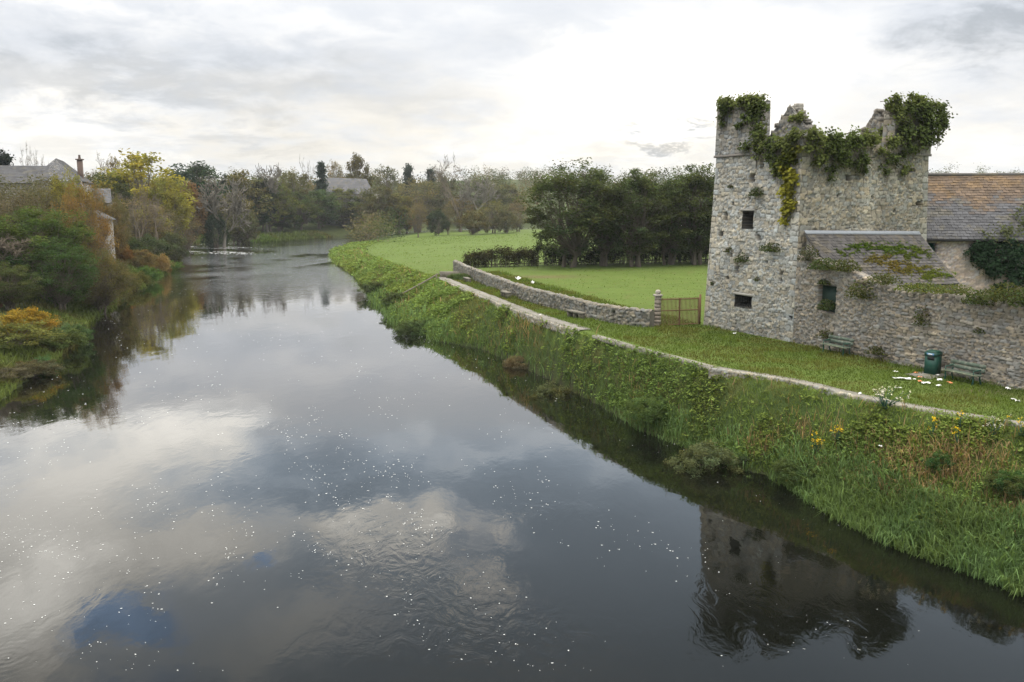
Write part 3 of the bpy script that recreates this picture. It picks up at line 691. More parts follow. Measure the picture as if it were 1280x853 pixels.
def gable(P, peak, seed, tone):
    L = np.linalg.norm(np.array(P[1]) - P[0]); px_, pz = peak; f = lambda u: np.interp(u, [0, px_, L], [14.9, pz, 14.9]); g = lambda u: f(L - u)
    m = block(P, 13.9, 14.9, (0.06, 0.1, 0.15, 0.1), seed, tone, 0.0, amp=0.07, noise_top=0.14, mortar=0.45, cw=0.36, ch=0.2, tops=[f, None, g, None])
    e = np.array(P[1]) - P[0]; e = e / L; n2 = np.array(P[3]) - P[0]
    for s0, s1 in ((0, px_), (px_, L)):
        p = np.array(P[0]) + e * s0; q = np.array(P[0]) + e * s1
        m.quad([(*p, f(s0) - 0.12), (*q, f(s1) - 0.12), (*(q + n2), f(s1) - 0.12), (*(p + n2), f(s0) - 0.12)], np.array(tone) * 0.9)
    rg = np.random.default_rng(seed)
    for q in np.arange(0.1, L, 0.17):
        p = np.array(P[0]) + e * q + n2 * rg.uniform(0.1, 0.9); m.box((*p, f(q) - 0.06 + rg.uniform(-0.05, 0.08)), (rg.uniform(0.2, 0.42), rg.uniform(0.3, 0.6), rg.uniform(0.14, 0.26)), math.atan2(e[1], e[0]) + rg.normal(0, 0.25), jit=0.03, rng=rg, col=np.array(tone) * rg.uniform(0.7, 1.2))
    return local(m).build('gable', M_STONE, tower)
g0 = A + uA * 4.0 + vA * 1.0; gable([g0, g0 + uA * 3.75, g0 + uA * 3.75 + vA * 0.7, g0 + vA * 0.7], (1.9, 17.05), 53, (0.27, 0.25, 0.22))
g0 = B + vA * 8.0 - uA * 3.9; gable([g0, g0 + uA * 3.2, g0 + uA * 3.2 + vA * 0.7, g0 + vA * 0.7], (1.75, 17.1), 59, (0.25, 0.23, 0.20))
# iron bars in the ground-floor window, lintels over the openings
m = MB(); a, b, z0, z1, _ = H0[6]
for k in range(6):
    s = a + (b - a) * (k + 0.8) / 6.6; p = A + uA * s + vA * 0.22; m.tube([(*p, z0), (*p, z1)], 0.022, 5)
local(m).build('window_bars', M_DARK, tower)
for i in (0, 6):
    a, b, z0, z1, _ = H0[i]; p = A + uA * (a + b) / 2 + vA * (0.03 * ((z0 + z1) / 2 - 3.1) + 0.03)
    m = MB(); m.box((*p, z1 + 0.07), ((b - a) + 0.3, 0.16, 0.13), math.atan2(uA[1], uA[0]), col=np.array((0.34, 0.32, 0.29))); local(m).build('lintel', M_STONE, tower)

# ------------------------------------------------------------------ river wall in front of the yard
WB = np.array([22.6, 34.6]); wd = (WB - B) / np.linalg.norm(WB - B); wn = np.array([wd[1], -wd[0]])
def wl(px, py): h = hitp(px, py, B, wn); return (h[:2] - B) @ wd, h[2]
a = wl(1023.5, 356); b = wl(1043, 392); hz = (a[0], b[0], b[1] - 3.3, a[1] - 3.3, 0.42)
line = np.array([B - wn * 0.3, B + wd * 19.0 - wn * 0.3])
mbw = strip_wall(line, 3.3, lambda s: np.interp(s, [0, 1.2, 3.0, 4.6, 6.8, 9, 20], [5.15, 5.1, 4.8, 4.45, 3.85, 3.78, 3.65]), 0.6, 0.055, 71, (0.235, 0.21, 0.178), holes=[hz], cw=0.34, ch=0.15, amp=0.055, top_noise=0.05, mortar=0.42)
yard_wall = mbw.build('yard_wall', M_STONE); tag(yard_wall, 'long high rubble stone wall running from the tower along the lawn with a shuttered opening', 'wall')
m = MB(); c = B + wd * (hz[0] + hz[1]) / 2 - wn * 0.30
m.box((*c, 3.3 + (hz[2] + hz[3]) / 2), (hz[1] - hz[0] - 0.05, 0.06, hz[3] - hz[2]), math.atan2(wd[1], wd[0])); m.build('shutter', M_SHUT, yard_wall)
m = MB(); rng = np.random.default_rng(5)
for k in range(30):
    s = 6.2 + k * 0.42
    m.box((*(B + wd * s - wn * rng.uniform(0.2, 0.3)), 3.3 + np.interp(s, [6.8, 9, 20], [3.85, 3.78, 3.65]) + 0.06), (0.13, 0.62, 0.22), math.atan2(wd[1], wd[0]) + rng.normal(0, 0.06), jit=0.02, rng=rng, col=np.array((0.27, 0.245, 0.21)) * rng.uniform(0.7, 1.25))
m.build('coping', M_STONE, yard_wall)

# ------------------------------------------------------------------ slate roofs
def slates(p00, p10, p11, p01, cu, cv, rng, colfn=None, lift=0.03, base=1.0):
    """courses of separate slates; corners ridge-left, ridge-right, eave-right, eave-left"""
    p00, p10, p11, p01 = [np.asarray(p, float) for p in (p00, p10, p11, p01)]
    W_ = max(np.linalg.norm(p10 - p00), np.linalg.norm(p11 - p01)); Hh = np.linalg.norm((p01 + p11 - p00 - p10) / 2); nu = max(2, int(W_ / cu)); nv = max(2, int(Hh / cv))
    nrm = np.cross(p01 - p00, p10 - p00) if np.linalg.norm(p10 - p00) > 1e-3 else np.cross(p01 - p00, p11 - p00)
    nrm /= np.linalg.norm(nrm); nrm = nrm if nrm[2] > 0 else -nrm
    f = lambda a, b: (p00 * (1 - a) + p10 * a) * (1 - b) + (p01 * (1 - a) + p11 * a) * b
    V = []; C = []
    for j in range(nv):
        for i in range(nu + 1):
            a0 = (i - 0.5 * (j % 2)) / nu; a1 = a0 + 0.96 / nu; a0 = max(a0, 0); a1 = min(a1, 1)
            if a1 - a0 < 0.003: continue
            b0 = j / nv; b1 = min((j + 1.12 + rng.normal(0, 0.05)) / nv, 1.01); l = lift * rng.uniform(0.7, 1.5); k = rng.normal(0, 0.008)
            V += [f(a0, b0) + nrm * 0.005, f(a1, b0) + nrm * 0.005, f(a1, b1) + nrm * (l + k), f(a0, b1) + nrm * (l - k)]
            q = f((a0 + a1) / 2, (b0 + b1) / 2); c = np.array(colfn(a0, b0, q) if colfn else (1, 1, 1)) * base * rng.uniform(0.75, 1.25); C += [c] * 4
    n = len(V) // 4; return np.array(V), np.arange(n * 4).reshape(n, 4)[:, ::-1], np.array(C)
def add_roof(mb, *a, **k):
    V, Fq, c = slates(*a, **k); mb.add(V, Fq, c)
    P = [np.asarray(p, float) - [0, 0, 0.03] for p in a[:4]]; mb.slab([P[3], P[2], P[1], P[0]], 0.10, np.array((0.5, 0.5, 0.5)))

rng = np.random.default_rng(8)
SLOPE = 0.95; DEP = 3.0
r0 = B + vA * 0.45 + uA * 0.02; r1 = B + vA * 9.85 + uA * 0.02
R0 = np.array([*r0, 9.78]); R1 = np.array([*r1, 9.60]); E1 = np.array([*(r1 + uA * DEP), 9.60 - DEP * SLOPE]); E0 = np.array([*(r0 + uA * DEP), 9.78 - DEP * SLOPE])
shed = empty('lean_to_shed', (*(r0 + r1) / 2, 3.5)); tag(shed, 'low lean-to shed with a mossy slate roof against the tower behind the yard wall', 'shed')
so_ = np.array([*(r0 + r1) / 2, 3.5])
m = MB(); add_roof(m, R0, R1, E1, E0, 0.34, 0.22, rng, colfn=lambda a, b, q: (0.80, 0.74, 0.66), base=0.95)
for v in m.V: v -= so_
m.build('roof', M_SLATE, shed)
m = MB(); m.slab([R0 + [*(uA * 0.16), -0.16 * SLOPE + 0.06], R1 + [*(uA * 0.16), -0.16 * SLOPE + 0.06], R1 + [0, 0, 0.10], R0 + [0, 0, 0.10]], 0.03)
for v in m.V: v -= so_
m.build('flashing', M_LEAD, shed)
m = MB()
for p, q, zt, zt2 in ((r0 + vA * 0.2, r0 + vA * 0.2 + uA * (DEP - 0.25), 9.55, 9.55 - DEP * SLOPE + 0.15), (r1 - vA * 0.3, r1 - vA * 0.3 + uA * (DEP - 0.25), 9.4, 9.4 - DEP * SLOPE + 0.15)):
    m.add([(*p, 3.3), (*q, 3.3), (*q, zt2), (*p, zt), (*(p + vA * 0.25), 3.3), (*(q + vA * 0.25), 3.3), (*(q + vA * 0.25), zt2), (*(p + vA * 0.25), zt)], [(0, 1, 2, 3), (7, 6, 5, 4), (0, 4, 5, 1), (1, 5, 6, 2), (2, 6, 7, 3), (3, 7, 4, 0)], np.array((0.27, 0.25, 0.22)))
p = r0 + uA * (DEP - 0.25); q = r1 + uA * (DEP - 0.25); m.prism([p, q, q - uA * 0.3, p - uA * 0.3], 3.3, 9.55 - DEP * SLOPE, np.array((0.26, 0.24, 0.21)))
for v in m.V: v -= so_
m.build('wall', M_STONE, shed)
# moss on the lean-to roof, laid where its patches lie
rn = np.cross(R1 - R0, E0 - R0); rn /= np.linalg.norm(rn); rn = rn if rn[2] > 0 else -rn
def roofpt(px, py): d = ray(px, py); o = np.array([0, 0, CZ]); return o + d * (((R0 - o) @ rn) / (d @ rn))
LP = []; LC = []
for (px, py, sx, sy, n, c) in [(1085, 310, 22, 5, 900, (0.075, 0.115, 0.02)), (1115, 311, 24, 5, 1100, (0.08, 0.12, 0.02)), (1140, 318, 18, 6, 800, (0.09, 0.115, 0.02)), (1058, 315, 9, 4, 260, (0.08, 0.11, 0.02)), (1100, 325, 16, 6, 420, (0.13, 0.11, 0.025)), (1140, 336, 22, 7, 520, (0.13, 0.12, 0.025)), (1165, 344, 16, 6, 480, (0.10, 0.125, 0.02)), (1120, 334, 18, 7, 260, (0.15, 0.11, 0.03)), (1188, 344, 6, 3, 90, (0.09, 0.13, 0.02))]:
    n = int(n * 2.4); gx_ = px + sx * rng.normal(0, 0.62, n); gy_ = py + sy * rng.normal(0, 0.62, n); kk = fbm(gx_ / 7.0, gy_ / 2.6, 19) + rng.normal(0, 0.05, n) > 0.50
    for x, y in zip(gx_[kk], gy_[kk]):
        LP.append(roofpt(x, y) + rn * rng.uniform(0.02, 0.07)); LC.append(np.array(c) * rng.uniform(0.6, 1.4))
V, Fq = leaf_quads(np.array(LP), 0.10, rng, 0.5, 0.9, nrm=np.tile(rn, (len(LP), 1)) * 1.5)
tag(mk('moss', V - so_, Fq, M_GRASS, shed, np.repeat(np.array(LC), 4, 0)), 'green and rusty moss cushions spread over the slates')

# yard building
f0 = np.array([26.0, 55.7]); fd = np.array([0.993, -0.115]); fn_ = np.array([fd[1], -fd[0]]); f1 = f0 + fd * 15.0; bk = -fn_
if fn_[1] > 0: fn_ = -fn_; bk = -fn_
yb = empty('stone_outbuilding', (*(f0 + f1) / 2, 3.4)); tag(yb, 'two-storey stone outbuilding with an orange-lichened slate roof behind the yard wall', 'building')
yo = np.array([*(f0 + f1) / 2, 3.4])
dh = [(0.15, 0.75, 6.7, 8.9, 0.5)]
m = block([f0, f1, f1 + bk * 8, f0 + bk * 8], 3.2, 9.3, (0.07, 0.3, 0.4, 0.3), 91, (0.36, 0.30, 0.265), 0.0, {0: dh}, amp=0.05, cw=0.3, ch=0.18, mortar=0.9)
for v in m.V: v -= yo
m.build('wall', M_STONE, yb)
def lich(a, b, q):
    k = float(fbm(np.array([q[0] / 1.3]), np.array([b * 3.0 + q[1]]), 15)[0]) + 0.50 - b * 1.5 + 0.22 * a
    k = min(max((k - 0.42) / 0.22 + rng.normal(0, 0.45), 0), 1); k *= 0.85
    return np.array((1, 1, 1.0)) * (1 - k) + np.array((1.65, 1.12, 0.66)) * k
m = MB(); e0 = f0 + fn_ * 0.35 - fd * 0.3; e1 = f1 + fn_ * 0.35
rg0 = f0 + bk * 4 - fd * 0.3; rg1 = f1 + bk * 4
add_roof(m, (*rg0, 13.2), (*rg1, 13.35), (*e1, 9.15), (*e0, 9.2), 0.36, 0.24, rng, colfn=lich, base=0.66)
add_roof(m, (*rg1, 13.35), (*rg0, 13.2), (*(f0 + bk * 8.3), 9.2), (*(f1 + bk * 8.3), 9.15), 0.6, 0.5, rng)
for v in m.V: v -= yo
m.build('roof', M_SLATE, yb)
m = MB(); k = np.linspace(0, 1, 12)
m.tube(np.c_[rg0[0] + (rg1 - rg0)[0] * k, rg0[1] + (rg1 - rg0)[1] * k, 13.28 + 0.15 * k - 0.1 * np.sin(k * 3.1)], 0.13, 6, np.array((0.9, 0.85, 0.75)))
for v in m.V: v -= yo
m.build('ridge_tiles', M_SLATE, yb)
m = MB(); m.box((*(f0 + fd * 0.45 - fn_ * 0.35), 7.8), (0.6, 0.06, 2.2), math.atan2(fd[1], fd[0]))
for v in m.V: v -= yo
m.build('door', M_GREEN, yb)
m = MB(); m.tube([(*(e0 + fn_ * 0.06), 9.1), (*(e1 + fn_ * 0.06), 9.05)], 0.07, 6)
for v in m.V: v -= yo
m.build('gutter', M_DARK, yb)

# ------------------------------------------------------------------ ivy and wall plants
def ivy(name, spots, label, cat, leaf=0.15, tone=(0.045, 0.066, 0.018), seed=0, stems=None):
    """spots: (point, outward normal, radius along, radius up, thickness, leaves, colour)"""
    rng = np.random.default_rng(seed); LP = []; LN = []; LC = []; sb = MB()
    base = np.array(spots[0][0], float)
    for (p, n, ra, ru, th, cnt, c, *up) in spots:
        up = np.asarray(up[0]) if up else np.array([0, 0, 1.0]); th = th * 0.55; ra = ra * 0.95; p = np.asarray(p, float); n = np.array([n[0], n[1], 0.0]); t = np.array([-n[1], n[0], 0.0])
        ncl = max(3, cnt // 45)
        q = rand_unit(rng, ncl)[:, :2] * (rng.uniform(0, 1, ncl) ** 0.5)[:, None]
        cen = p + t * (q[:, :1] * ra) + up * (q[:, 1:2] * ru) + n * rng.uniform(0, th, (ncl, 1))
        for cc in cen:
            k = int(45 * rng.uniform(0.5, 1.5)); r = rng.uniform(0.12, 0.32) * (1.0 if up[2] == 1 else 2.2)
            o = rng.normal(0, 1, (k, 3)) * r * 0.55; LP.append(cc + o); LN.append(np.tile(n * 0.9 + [0, 0, 0.35], (k, 1)))
            f = rng.normal(1, 0.2); LC.append(np.asarray(c) * f * np.clip(1 + rng.normal(0, 0.2, (k, 1)), 0.4, 1.8))
            if up[2] != 1: continue
            if rng.uniform() < 0.5: sb.tube([cc - n * (th + 0.25), cc], [0.03, 0.008], 3)
            sb.tube([cc - n * (th * 0.6) - [0, 0, rng.uniform(0.2, 0.8)], cc], [0.02, 0.006], 3)
    LP = np.concatenate(LP); LN = np.concatenate(LN); LC = np.concatenate(LC)
    V, Fq = leaf_quads(LP, leaf, rng, 0.1, 0.85, nrm=LN)
    e = empty(name, base); tag(e, label, cat)
    mk('leaves', V - base, Fq, M_IVY, e, np.repeat(np.clip(LC, 0.004, 1), 4, 0))
    for v in sb.V: v -= base
    sb.build('stem', M_TWIG, e)
    return e
nR = -vA; nF = uA                         # outward normals of the river face and the yard face
def RF(px, py, o=0.15): h = hitp(px, py, A + vA * 0.30, vA); return h + np.array([*(-vA * o), 0])
def YF(px, py, o=0.15): h = hitp(px, py, B - uA * 0.30, uA); return h + np.array([*(uA * o), 0])
G1 = (0.080, 0.104, 0.032); G2 = (0.112, 0.132, 0.040); YG = (0.21, 0.20, 0.03)
ivy('ivy', [(RF(932, 127), nR, 2.6, 0.3, 0.5, 1500, G2), (RF(952, 128), nR, 0.8, 0.35, 0.5, 800, G2), (RF(958, 133), nR, 0.6, 0.35, 0.4, 400, G1), (RF(945, 138), nR, 1.1, 0.6, 0.4, 700, G1), (RF(908, 128), nR, 0.9, 0.35, 0.4, 520, G2), (RF(912, 134), nR, 0.9, 0.35, 0.3, 420, G1), (RF(952, 155), nR, 0.9, 0.8, 0.4, 700, G1), (RF(955, 172), nR, 0.8, 0.8, 0.4, 600, G2), (RF(930, 152), nR, 0.7, 0.5, 0.2, 120, G1), (RF(940, 183), nR, 0.9, 0.4, 0.2, 160, G1), (RF(953, 190), nR, 0.6, 0.5, 0.3, 280, G2), (RF(905, 148), nR, 0.35, 0.6, 0.2, 90, G1)],
    'dark ivy capping the left turret and trailing down its corner', 'ivy', seed=1)
ivy('ivy', [(YF(1012, 177, 0.3), nF, 0.8, 0.8, 0.5, 900, G2), (YF(1035, 178, 0.3), nF, 1.1, 0.6, 0.6, 1100, G1), (YF(1060, 178, 0.3), nF, 1.1, 0.6, 0.6, 1100, G1), (YF(1080, 177, 0.3), nF, 0.9, 0.55, 0.5, 800, G2), (YF(1045, 195, 0.25), nF, 1.4, 0.6, 0.5, 800, G1), (YF(1068, 203, 0.25), nF, 0.9, 0.6, 0.4, 500, G1), (YF(1020, 195, 0.25), nF, 0.7, 0.7, 0.4, 500, G2), (YF(1075, 215, 0.2), nF, 0.4, 0.4, 0.2, 100, G1), (YF(1035, 215, 0.2), nF, 0.8, 0.35, 0.15, 90, G1), (RF(988, 183, 0.2), nR, 0.9, 0.7, 0.5, 800, G2), (RF(970, 185, 0.2), nR, 0.9, 0.6, 0.4, 700, G1), (RF(998, 172, 0.2), nR, 0.5, 0.5, 0.4, 500, G2), (RF(975, 200, 0.2), nR, 0.6, 0.5, 0.3, 300, G1)],
    'broad mat of ivy hanging over the broken tower top between the turrets', 'ivy', seed=2)
ivy('ivy', [(RF(993, 190), nR, 0.55, 0.6, 0.4, 450, (0.11, 0.115, 0.02)), (RF(985, 205), nR, 0.9, 0.6, 0.4, 600, (0.085, 0.10, 0.02)), (RF(990, 222), nR, 0.65, 0.6, 0.35, 480, YG), (RF(989, 240), nR, 0.5, 0.6, 0.3, 400, YG), (RF(988, 256), nR, 0.45, 0.5, 0.3, 330, YG), (RF(987, 270), nR, 0.3, 0.45, 0.25, 190, YG), (RF(978, 212), nR, 0.5, 0.5, 0.3, 300, G2)],
    'yellow-green creeper hanging in a long tongue down the tower corner', 'ivy', leaf=0.22, seed=3)
t2r = -vA
ivy('ivy', [(YF(1145, 128, 0.2), nF, 1.6, 0.4, 0.5, 1300, G2), (YF(1150, 143, 0.3), nF, 1.7, 0.6, 0.6, 1700, G1), (YF(1153, 160, 0.3), nF, 1.35, 0.6, 0.6, 1400, G1), (YF(1150, 176, 0.3), nF, 1.1, 0.5, 0.5, 900, G1), (YF(1120, 138, 0.1), nF, 0.8, 0.9, 0.5, 900, G2), (YF(1116, 128, -0.4), nF, 0.5, 0.4, 0.5, 400, G1), (YF(1125, 165, 0.2), nF, 0.8, 0.7, 0.5, 800, G1), (YF(1172, 145, 0.2), nF, 0.5, 1.0, 0.5, 700, G1), (YF(1118, 124, 0.1), nF, 0.35, 0.25, 0.4, 260, G2), (YF(1172, 165, 0.1), nF, 0.35, 0.8, 0.3, 420, G1), (YF(1132, 190, 0.2), nF, 0.8, 0.5, 0.4, 400, G1), (YF(1110, 178, 0.2), nF, 0.9, 0.5, 0.4, 500, G2), (YF(1112, 198, 0.15), nF, 0.9, 0.5, 0.2, 250, G1), (YF(1128, 212, 0.15), nF, 0.45, 0.6, 0.2, 240, G2), (YF(1105, 210, 0.15), nF, 0.6, 0.4, 0.15, 90, G1), (YF(1098, 195, 0.2), nF, 0.5, 0.6, 0.2, 160, G2)],
    'thick dark ivy smothering the right-hand turret', 'ivy', seed=4)
ivy('ivy', [((*(g0 + uA * 2.4), 15.6), nR, 0.8, 0.5, 0.3, 260, G2)], 'small ivy clump on the foot of the right broken gable', 'ivy', seed=5)
ivy('ivy', [((*(A + uA * 6.6 + vA * 1.0), 16.0), nR, 0.7, 0.7, 0.3, 300, G2)], 'small ivy clump on the sloping edge of the left broken gable', 'ivy', seed=6)
def YBf(px, py, o=0.15): h = hitp(px, py, f0, fn_); return h + np.array([*(fn_ * o), 0])
rnb = np.cross(np.array([*(rg1 - rg0), 0]), np.array([*(e0 - rg0), 9.2 - 13.2])); rnb /= np.linalg.norm(rnb); rnb = rnb if rnb[2] > 0 else -rnb
def YBr(px, py): d = ray(px, py); o = np.array([0, 0, CZ]); return o + d * (((np.array([*rg0, 13.3]) - o) @ rnb) / (d @ rnb)) + rnb * 0.12
RG_ = (0.075, 0.085, 0.04); RUP = np.array([*(bk * 0.70), 0.71]); DG = (0.032, 0.058, 0.03)
ivy('ivy', [(YBf(1235, 315), fn_, 1.5, 0.7, 0.4, 1900, DG), (YBf(1265, 315), fn_, 1.6, 0.7, 0.5, 2200, DG), (YBf(1240, 335), fn_, 0.9, 0.6, 0.4, 1100, DG), (YBf(1268, 338), fn_, 1.3, 0.8, 0.5, 1800, DG), (YBf(1222, 322), fn_, 0.5, 0.8, 0.3, 420, DG), (YBf(1262, 358), fn_, 1.4, 0.6, 0.4, 900, DG), (YBf(1310, 325), fn_, 1.6, 1.5, 0.5, 1800, DG), (YBr(1275, 294), fn_, 2.6, 0.5, 0.02, 420, RG_, RUP), (YBr(1290, 280), fn_, 1.8, 1.0, 0.02, 330, RG_, RUP), (YBr(1285, 262), fn_, 1.2, 1.0, 0.02, 120, RG_, RUP)],
    'dark ivy curtain covering the outbuilding wall and climbing its slate roof', 'ivy', leaf=0.16, seed=7)

def tuft(p, r, h, n, c, rng, leaf=0.13, nrm=None):
    q = rand_unit(rng, n) * (rng.uniform(0, 1, n) ** 0.45)[:, None] * np.array([r, r, h]); q[:, 2] = np.abs(q[:, 2]) * 1.0 + (-0.2 * h)
    V, Fq = leaf_quads(q, leaf, rng, 0.2, 0.5)
    f = np.clip(1 + rng.normal(0, 0.25, (n, 1)), 0.35, 1.9); hh = rng.normal(0, 0.1, (n, 1))
    return V, Fq, np.repeat(np.asarray(c) * f * np.c_[1 + hh, np.ones(n), 1 - hh], 4, 0)
def wall_plant(p, r, h, n, c, label, seed, hang=False, name='wall_plant'):
    rng = np.random.default_rng(seed); e = empty(name, p); tag(e, label, 'plant', 'plants rooted in the old masonry'); n = int(n * 1.7); r *= 1.15; h *= 1.15
    V, Fq, cc = tuft(p, r, h, n, c, rng)
    if hang: V[:, 2] = V[:, 2] - h * 0.6
    mk('leaves', V, Fq, M_GRASS, e, cc)
    sb = MB()
    for k in range(7):
        d = rand_unit(rng, 1)[0] * np.array([r, r, h]); d[2] = abs(d[2]) * (-1 if hang else 1); sb.tube([(0, 0, -0.1), d * 0.5 + [0, 0, 0.05], d], [0.02, 0.012, 0.004], 4)
    sb.build('stem', M_TWIG, e); return e
OL = (0.075, 0.085, 0.03); GR = (0.062, 0.082, 0.03); GY = (0.085, 0.09, 0.05)
wall_plant(RF(950, 243, 0.25), 0.45, 0.5, 220, GR, 'bushy green weed growing from the tower face above the middle window', 21)
wall_plant(RF(916, 234, 0.2), 0.18, 0.15, 30, GR, 'tiny weed tuft high on the left side of the tower face', 22)
wall_plant(RF(970, 312, 0.25), 0.75, 0.45, 380, GR, 'wide leafy weed on the tower face right of the lowest slit', 23)
wall_plant(RF(932, 318, 0.2), 0.55, 0.5, 250, GR, 'straggling weed hanging below the ledge on the tower face', 24, True)
wall_plant(RF(914, 314, 0.2), 0.3, 0.3, 70, OL, 'small weed on the tower face left of the straggling one', 25)
wall_plant(RF(894, 355, 0.2), 0.16, 0.25, 45, GR, 'small fern low on the left edge of the tower', 26)
wall_plant(RF(950, 350, 0.2), 0.2, 0.2, 50, OL, 'small olive weed on the tower right above the barred window', 27)
def WF(px, py, o=0.2): h = hitp(px, py, B, wn); return h + np.array([*(wn * o), 0])
wall_plant(WF(1012, 322, 0.05), 0.55, 0.8, 330, GY, 'grey-green bush in the angle where the tower meets the yard wall', 31)
wall_plant(WF(1035, 334, 0.05), 0.9, 0.55, 700, GR, 'dense green weeds on the yard wall top below the lean-to verge', 32)
wall_plant(WF(1058, 336, 0.0), 0.7, 0.6, 420, OL, 'tall olive weeds on the yard wall top beside the mossy roof', 33)
wall_plant(WF(1082, 352, 0.15), 0.8, 0.9, 480, OL, 'hanging olive shrub spilling down the front of the yard wall', 34, True)
wall_plant(WF(1105, 352, 0.0), 0.8, 0.5, 360, OL, 'ragged weeds along the yard wall top above the coping stones', 35)
wall_plant(WF(1036, 384, 0.15), 0.45, 0.5, 300, GR, 'green weeds sprouting from the sill of the shuttered opening', 36)
wall_plant(WF(1033, 354, 0.1), 0.35, 0.25, 150, GR, 'small leafy clump over the head of the shuttered opening', 37)
wall_plant(WF(1155, 362, 0.0), 1.2, 0.35, 520, (0.10, 0.12, 0.035), 'bright grass fringe on the yard wall above the wide coping', 38)
wall_plant(WF(1157, 385, 0.15), 0.4, 0.9, 170, OL, 'thin yellowish weeds trailing down the middle of the yard wall', 39, True)
wall_plant(WF(1196, 365, 0.0), 0.8, 0.4, 300, (0.10, 0.115, 0.04), 'pale grass fringe at the middle of the yard wall top', 40)
wall_plant(WF(1228, 376, 0.1), 0.7, 0.55, 420, GR, 'dark green bush on the yard wall top near the ivy curtain', 41)
wall_plant(WF(1258, 372, 0.0), 1.0, 0.7, 600, OL, 'big olive weeds on the yard wall top under the ivy curtain', 42)
wall_plant(WF(1285, 378, 0.1), 0.8, 0.7, 460, GR, 'green weeds at the near end of the yard wall top', 43)
wall_plant(WF(1226, 415, 0.1), 0.25, 0.25, 40, GR, 'small fern on the yard wall face between bin and bench', 44)
wall_plant(WF(1036, 420, 0.15), 0.5, 0.4, 140, OL, 'rough weeds at the wall foot behind the far green bench', 45)
wall_plant(WF(1100, 440, 0.2), 0.55, 0.35, 150, OL, 'rough weeds at the wall foot between the bench and the bin', 46)

# ------------------------------------------------------------------ field wall, gate
fl = np.array([at(x, y, 3.45)[:2] for x, y in [(569, 338), (582, 345), (602, 353), (640, 369), (665, 378), (705, 390), (740, 399), (780, 407), (815, 411)]])
sl_ = np.r_[0, np.cumsum(np.hypot(*np.diff(fl, axis=0).T))]
slots = []
for px in (697, 734, 770):
    d = [abs(ray(px, 400)[0] / ray(px, 400)[1] - np.interp(s, sl_, fl[:, 0]) / np.interp(s, sl_, fl[:, 1])) for s in np.linspace(0, sl_[-1], 2000)]
    s = np.linspace(0, sl_[-1], 2000)[int(np.argmin(d))]; slots.append((s - 0.12, s + 0.12, 0.1, 0.95, 0.3))
fw = strip_wall(fl, lambda x, y: terrain(x, y) - 0.1, lambda s: np.interp(s, [0, 10, 30, 60], [1.45, 1.3, 1.25, 1.2]), 0.5, 0.075, 83, (0.175, 0.163, 0.138), holes=slots, cw=0.42, ch=0.22, amp=0.10, top_noise=0.09, mortar=0.35)
tag(fw.build('field_wall', M_STONE), 'curving dry-stone field wall of grey rubble between the path and the meadow', 'wall')
gp = np.array([*at(821.5, 408, 3.5)[:2], 3.45]); gr_ = np.array([*at(876, 406, 3.5)[:2], 3.45])
pil = empty('gate_pillar', gp); tag(pil, 'square stone gate pillar with ball cap at the end of the field wall', 'pillar')
m = MB(); rng = np.random.default_rng(3)
for k in range(8): m.box((0, 0, 0.12 + 0.25 * k), (0.36, 0.36, 0.25), 0.1, jit=0.012, rng=rng, col=np.array((0.27, 0.23, 0.19)) * rng.uniform(0.8, 1.2))
m.build('shaft', M_STONE, pil)
m = MB(); m.box((0, 0, 2.07), (0.50, 0.50, 0.12), 0.1, col=np.array((0.34, 0.31, 0.27))); k = np.linspace(0, math.pi, 9); m.tube(np.c_[k * 0, k * 0, 2.27 - 0.16 * np.cos(k)], 0.02 + 0.16 * np.sin(k), 10, np.array((0.34, 0.31, 0.27))); m.build('cap', M_STONE, pil)
gate = empty('iron_gate', (gp + gr_) / 2); tag(gate, 'rusty double iron bar gate between the stone pillar and the tower', 'gate')
gd = (gr_ - gp)[:2]; gL = np.linalg.norm(gd); gd /= gL; gm = (gp + gr_) / 2
def GP(s, z): return (gd[0] * s, gd[1] * s, z)
m = MB(); m.box(GP(gL / 2 - 0.1, 1.0), (0.10, 0.10, 2.1), math.atan2(gd[1], gd[0])); m.build('post', M_RUST, gate)
for sgn in (-1, 1):
    m = MB(); s0 = 0.03 * sgn; s1 = sgn * (gL / 2 - 0.22)
    for z in (0.12, 1.05, 1.78): m.tube([GP(s0, z), GP(s1, z)], 0.032, 4)
    for s in (s0, s1): m.tube([GP(s, 0.05), GP(s, 1.85)], 0.035, 4)
    for k in range(1, 14): s = s0 + (s1 - s0) * k / 14; m.tube([GP(s, 0.08), GP(s, 1.86 + 0.03 * (k % 2))], 0.02, 4)
    m.build('leaf', M_RUST, gate)

# ------------------------------------------------------------------ air
def haze_box():
    m, n, out = newmat('haze_air'); v = n.new('ShaderNodeVolumePrincipled'); v.inputs['Color'].default_value = (0.86, 0.90, 0.95, 1); v.inputs['Density'].default_value = 0.00014
    n.l.new(v.outputs[0], out.inputs['Volume']); b = MB(); b.box((0, 2650, 46), (8300, 6100, 100)); o = b.build('haze', m, usecol=False); tag(o, kind='stuff', label='thin pale evening haze in the air over the valley', cat='haze')
haze_box()
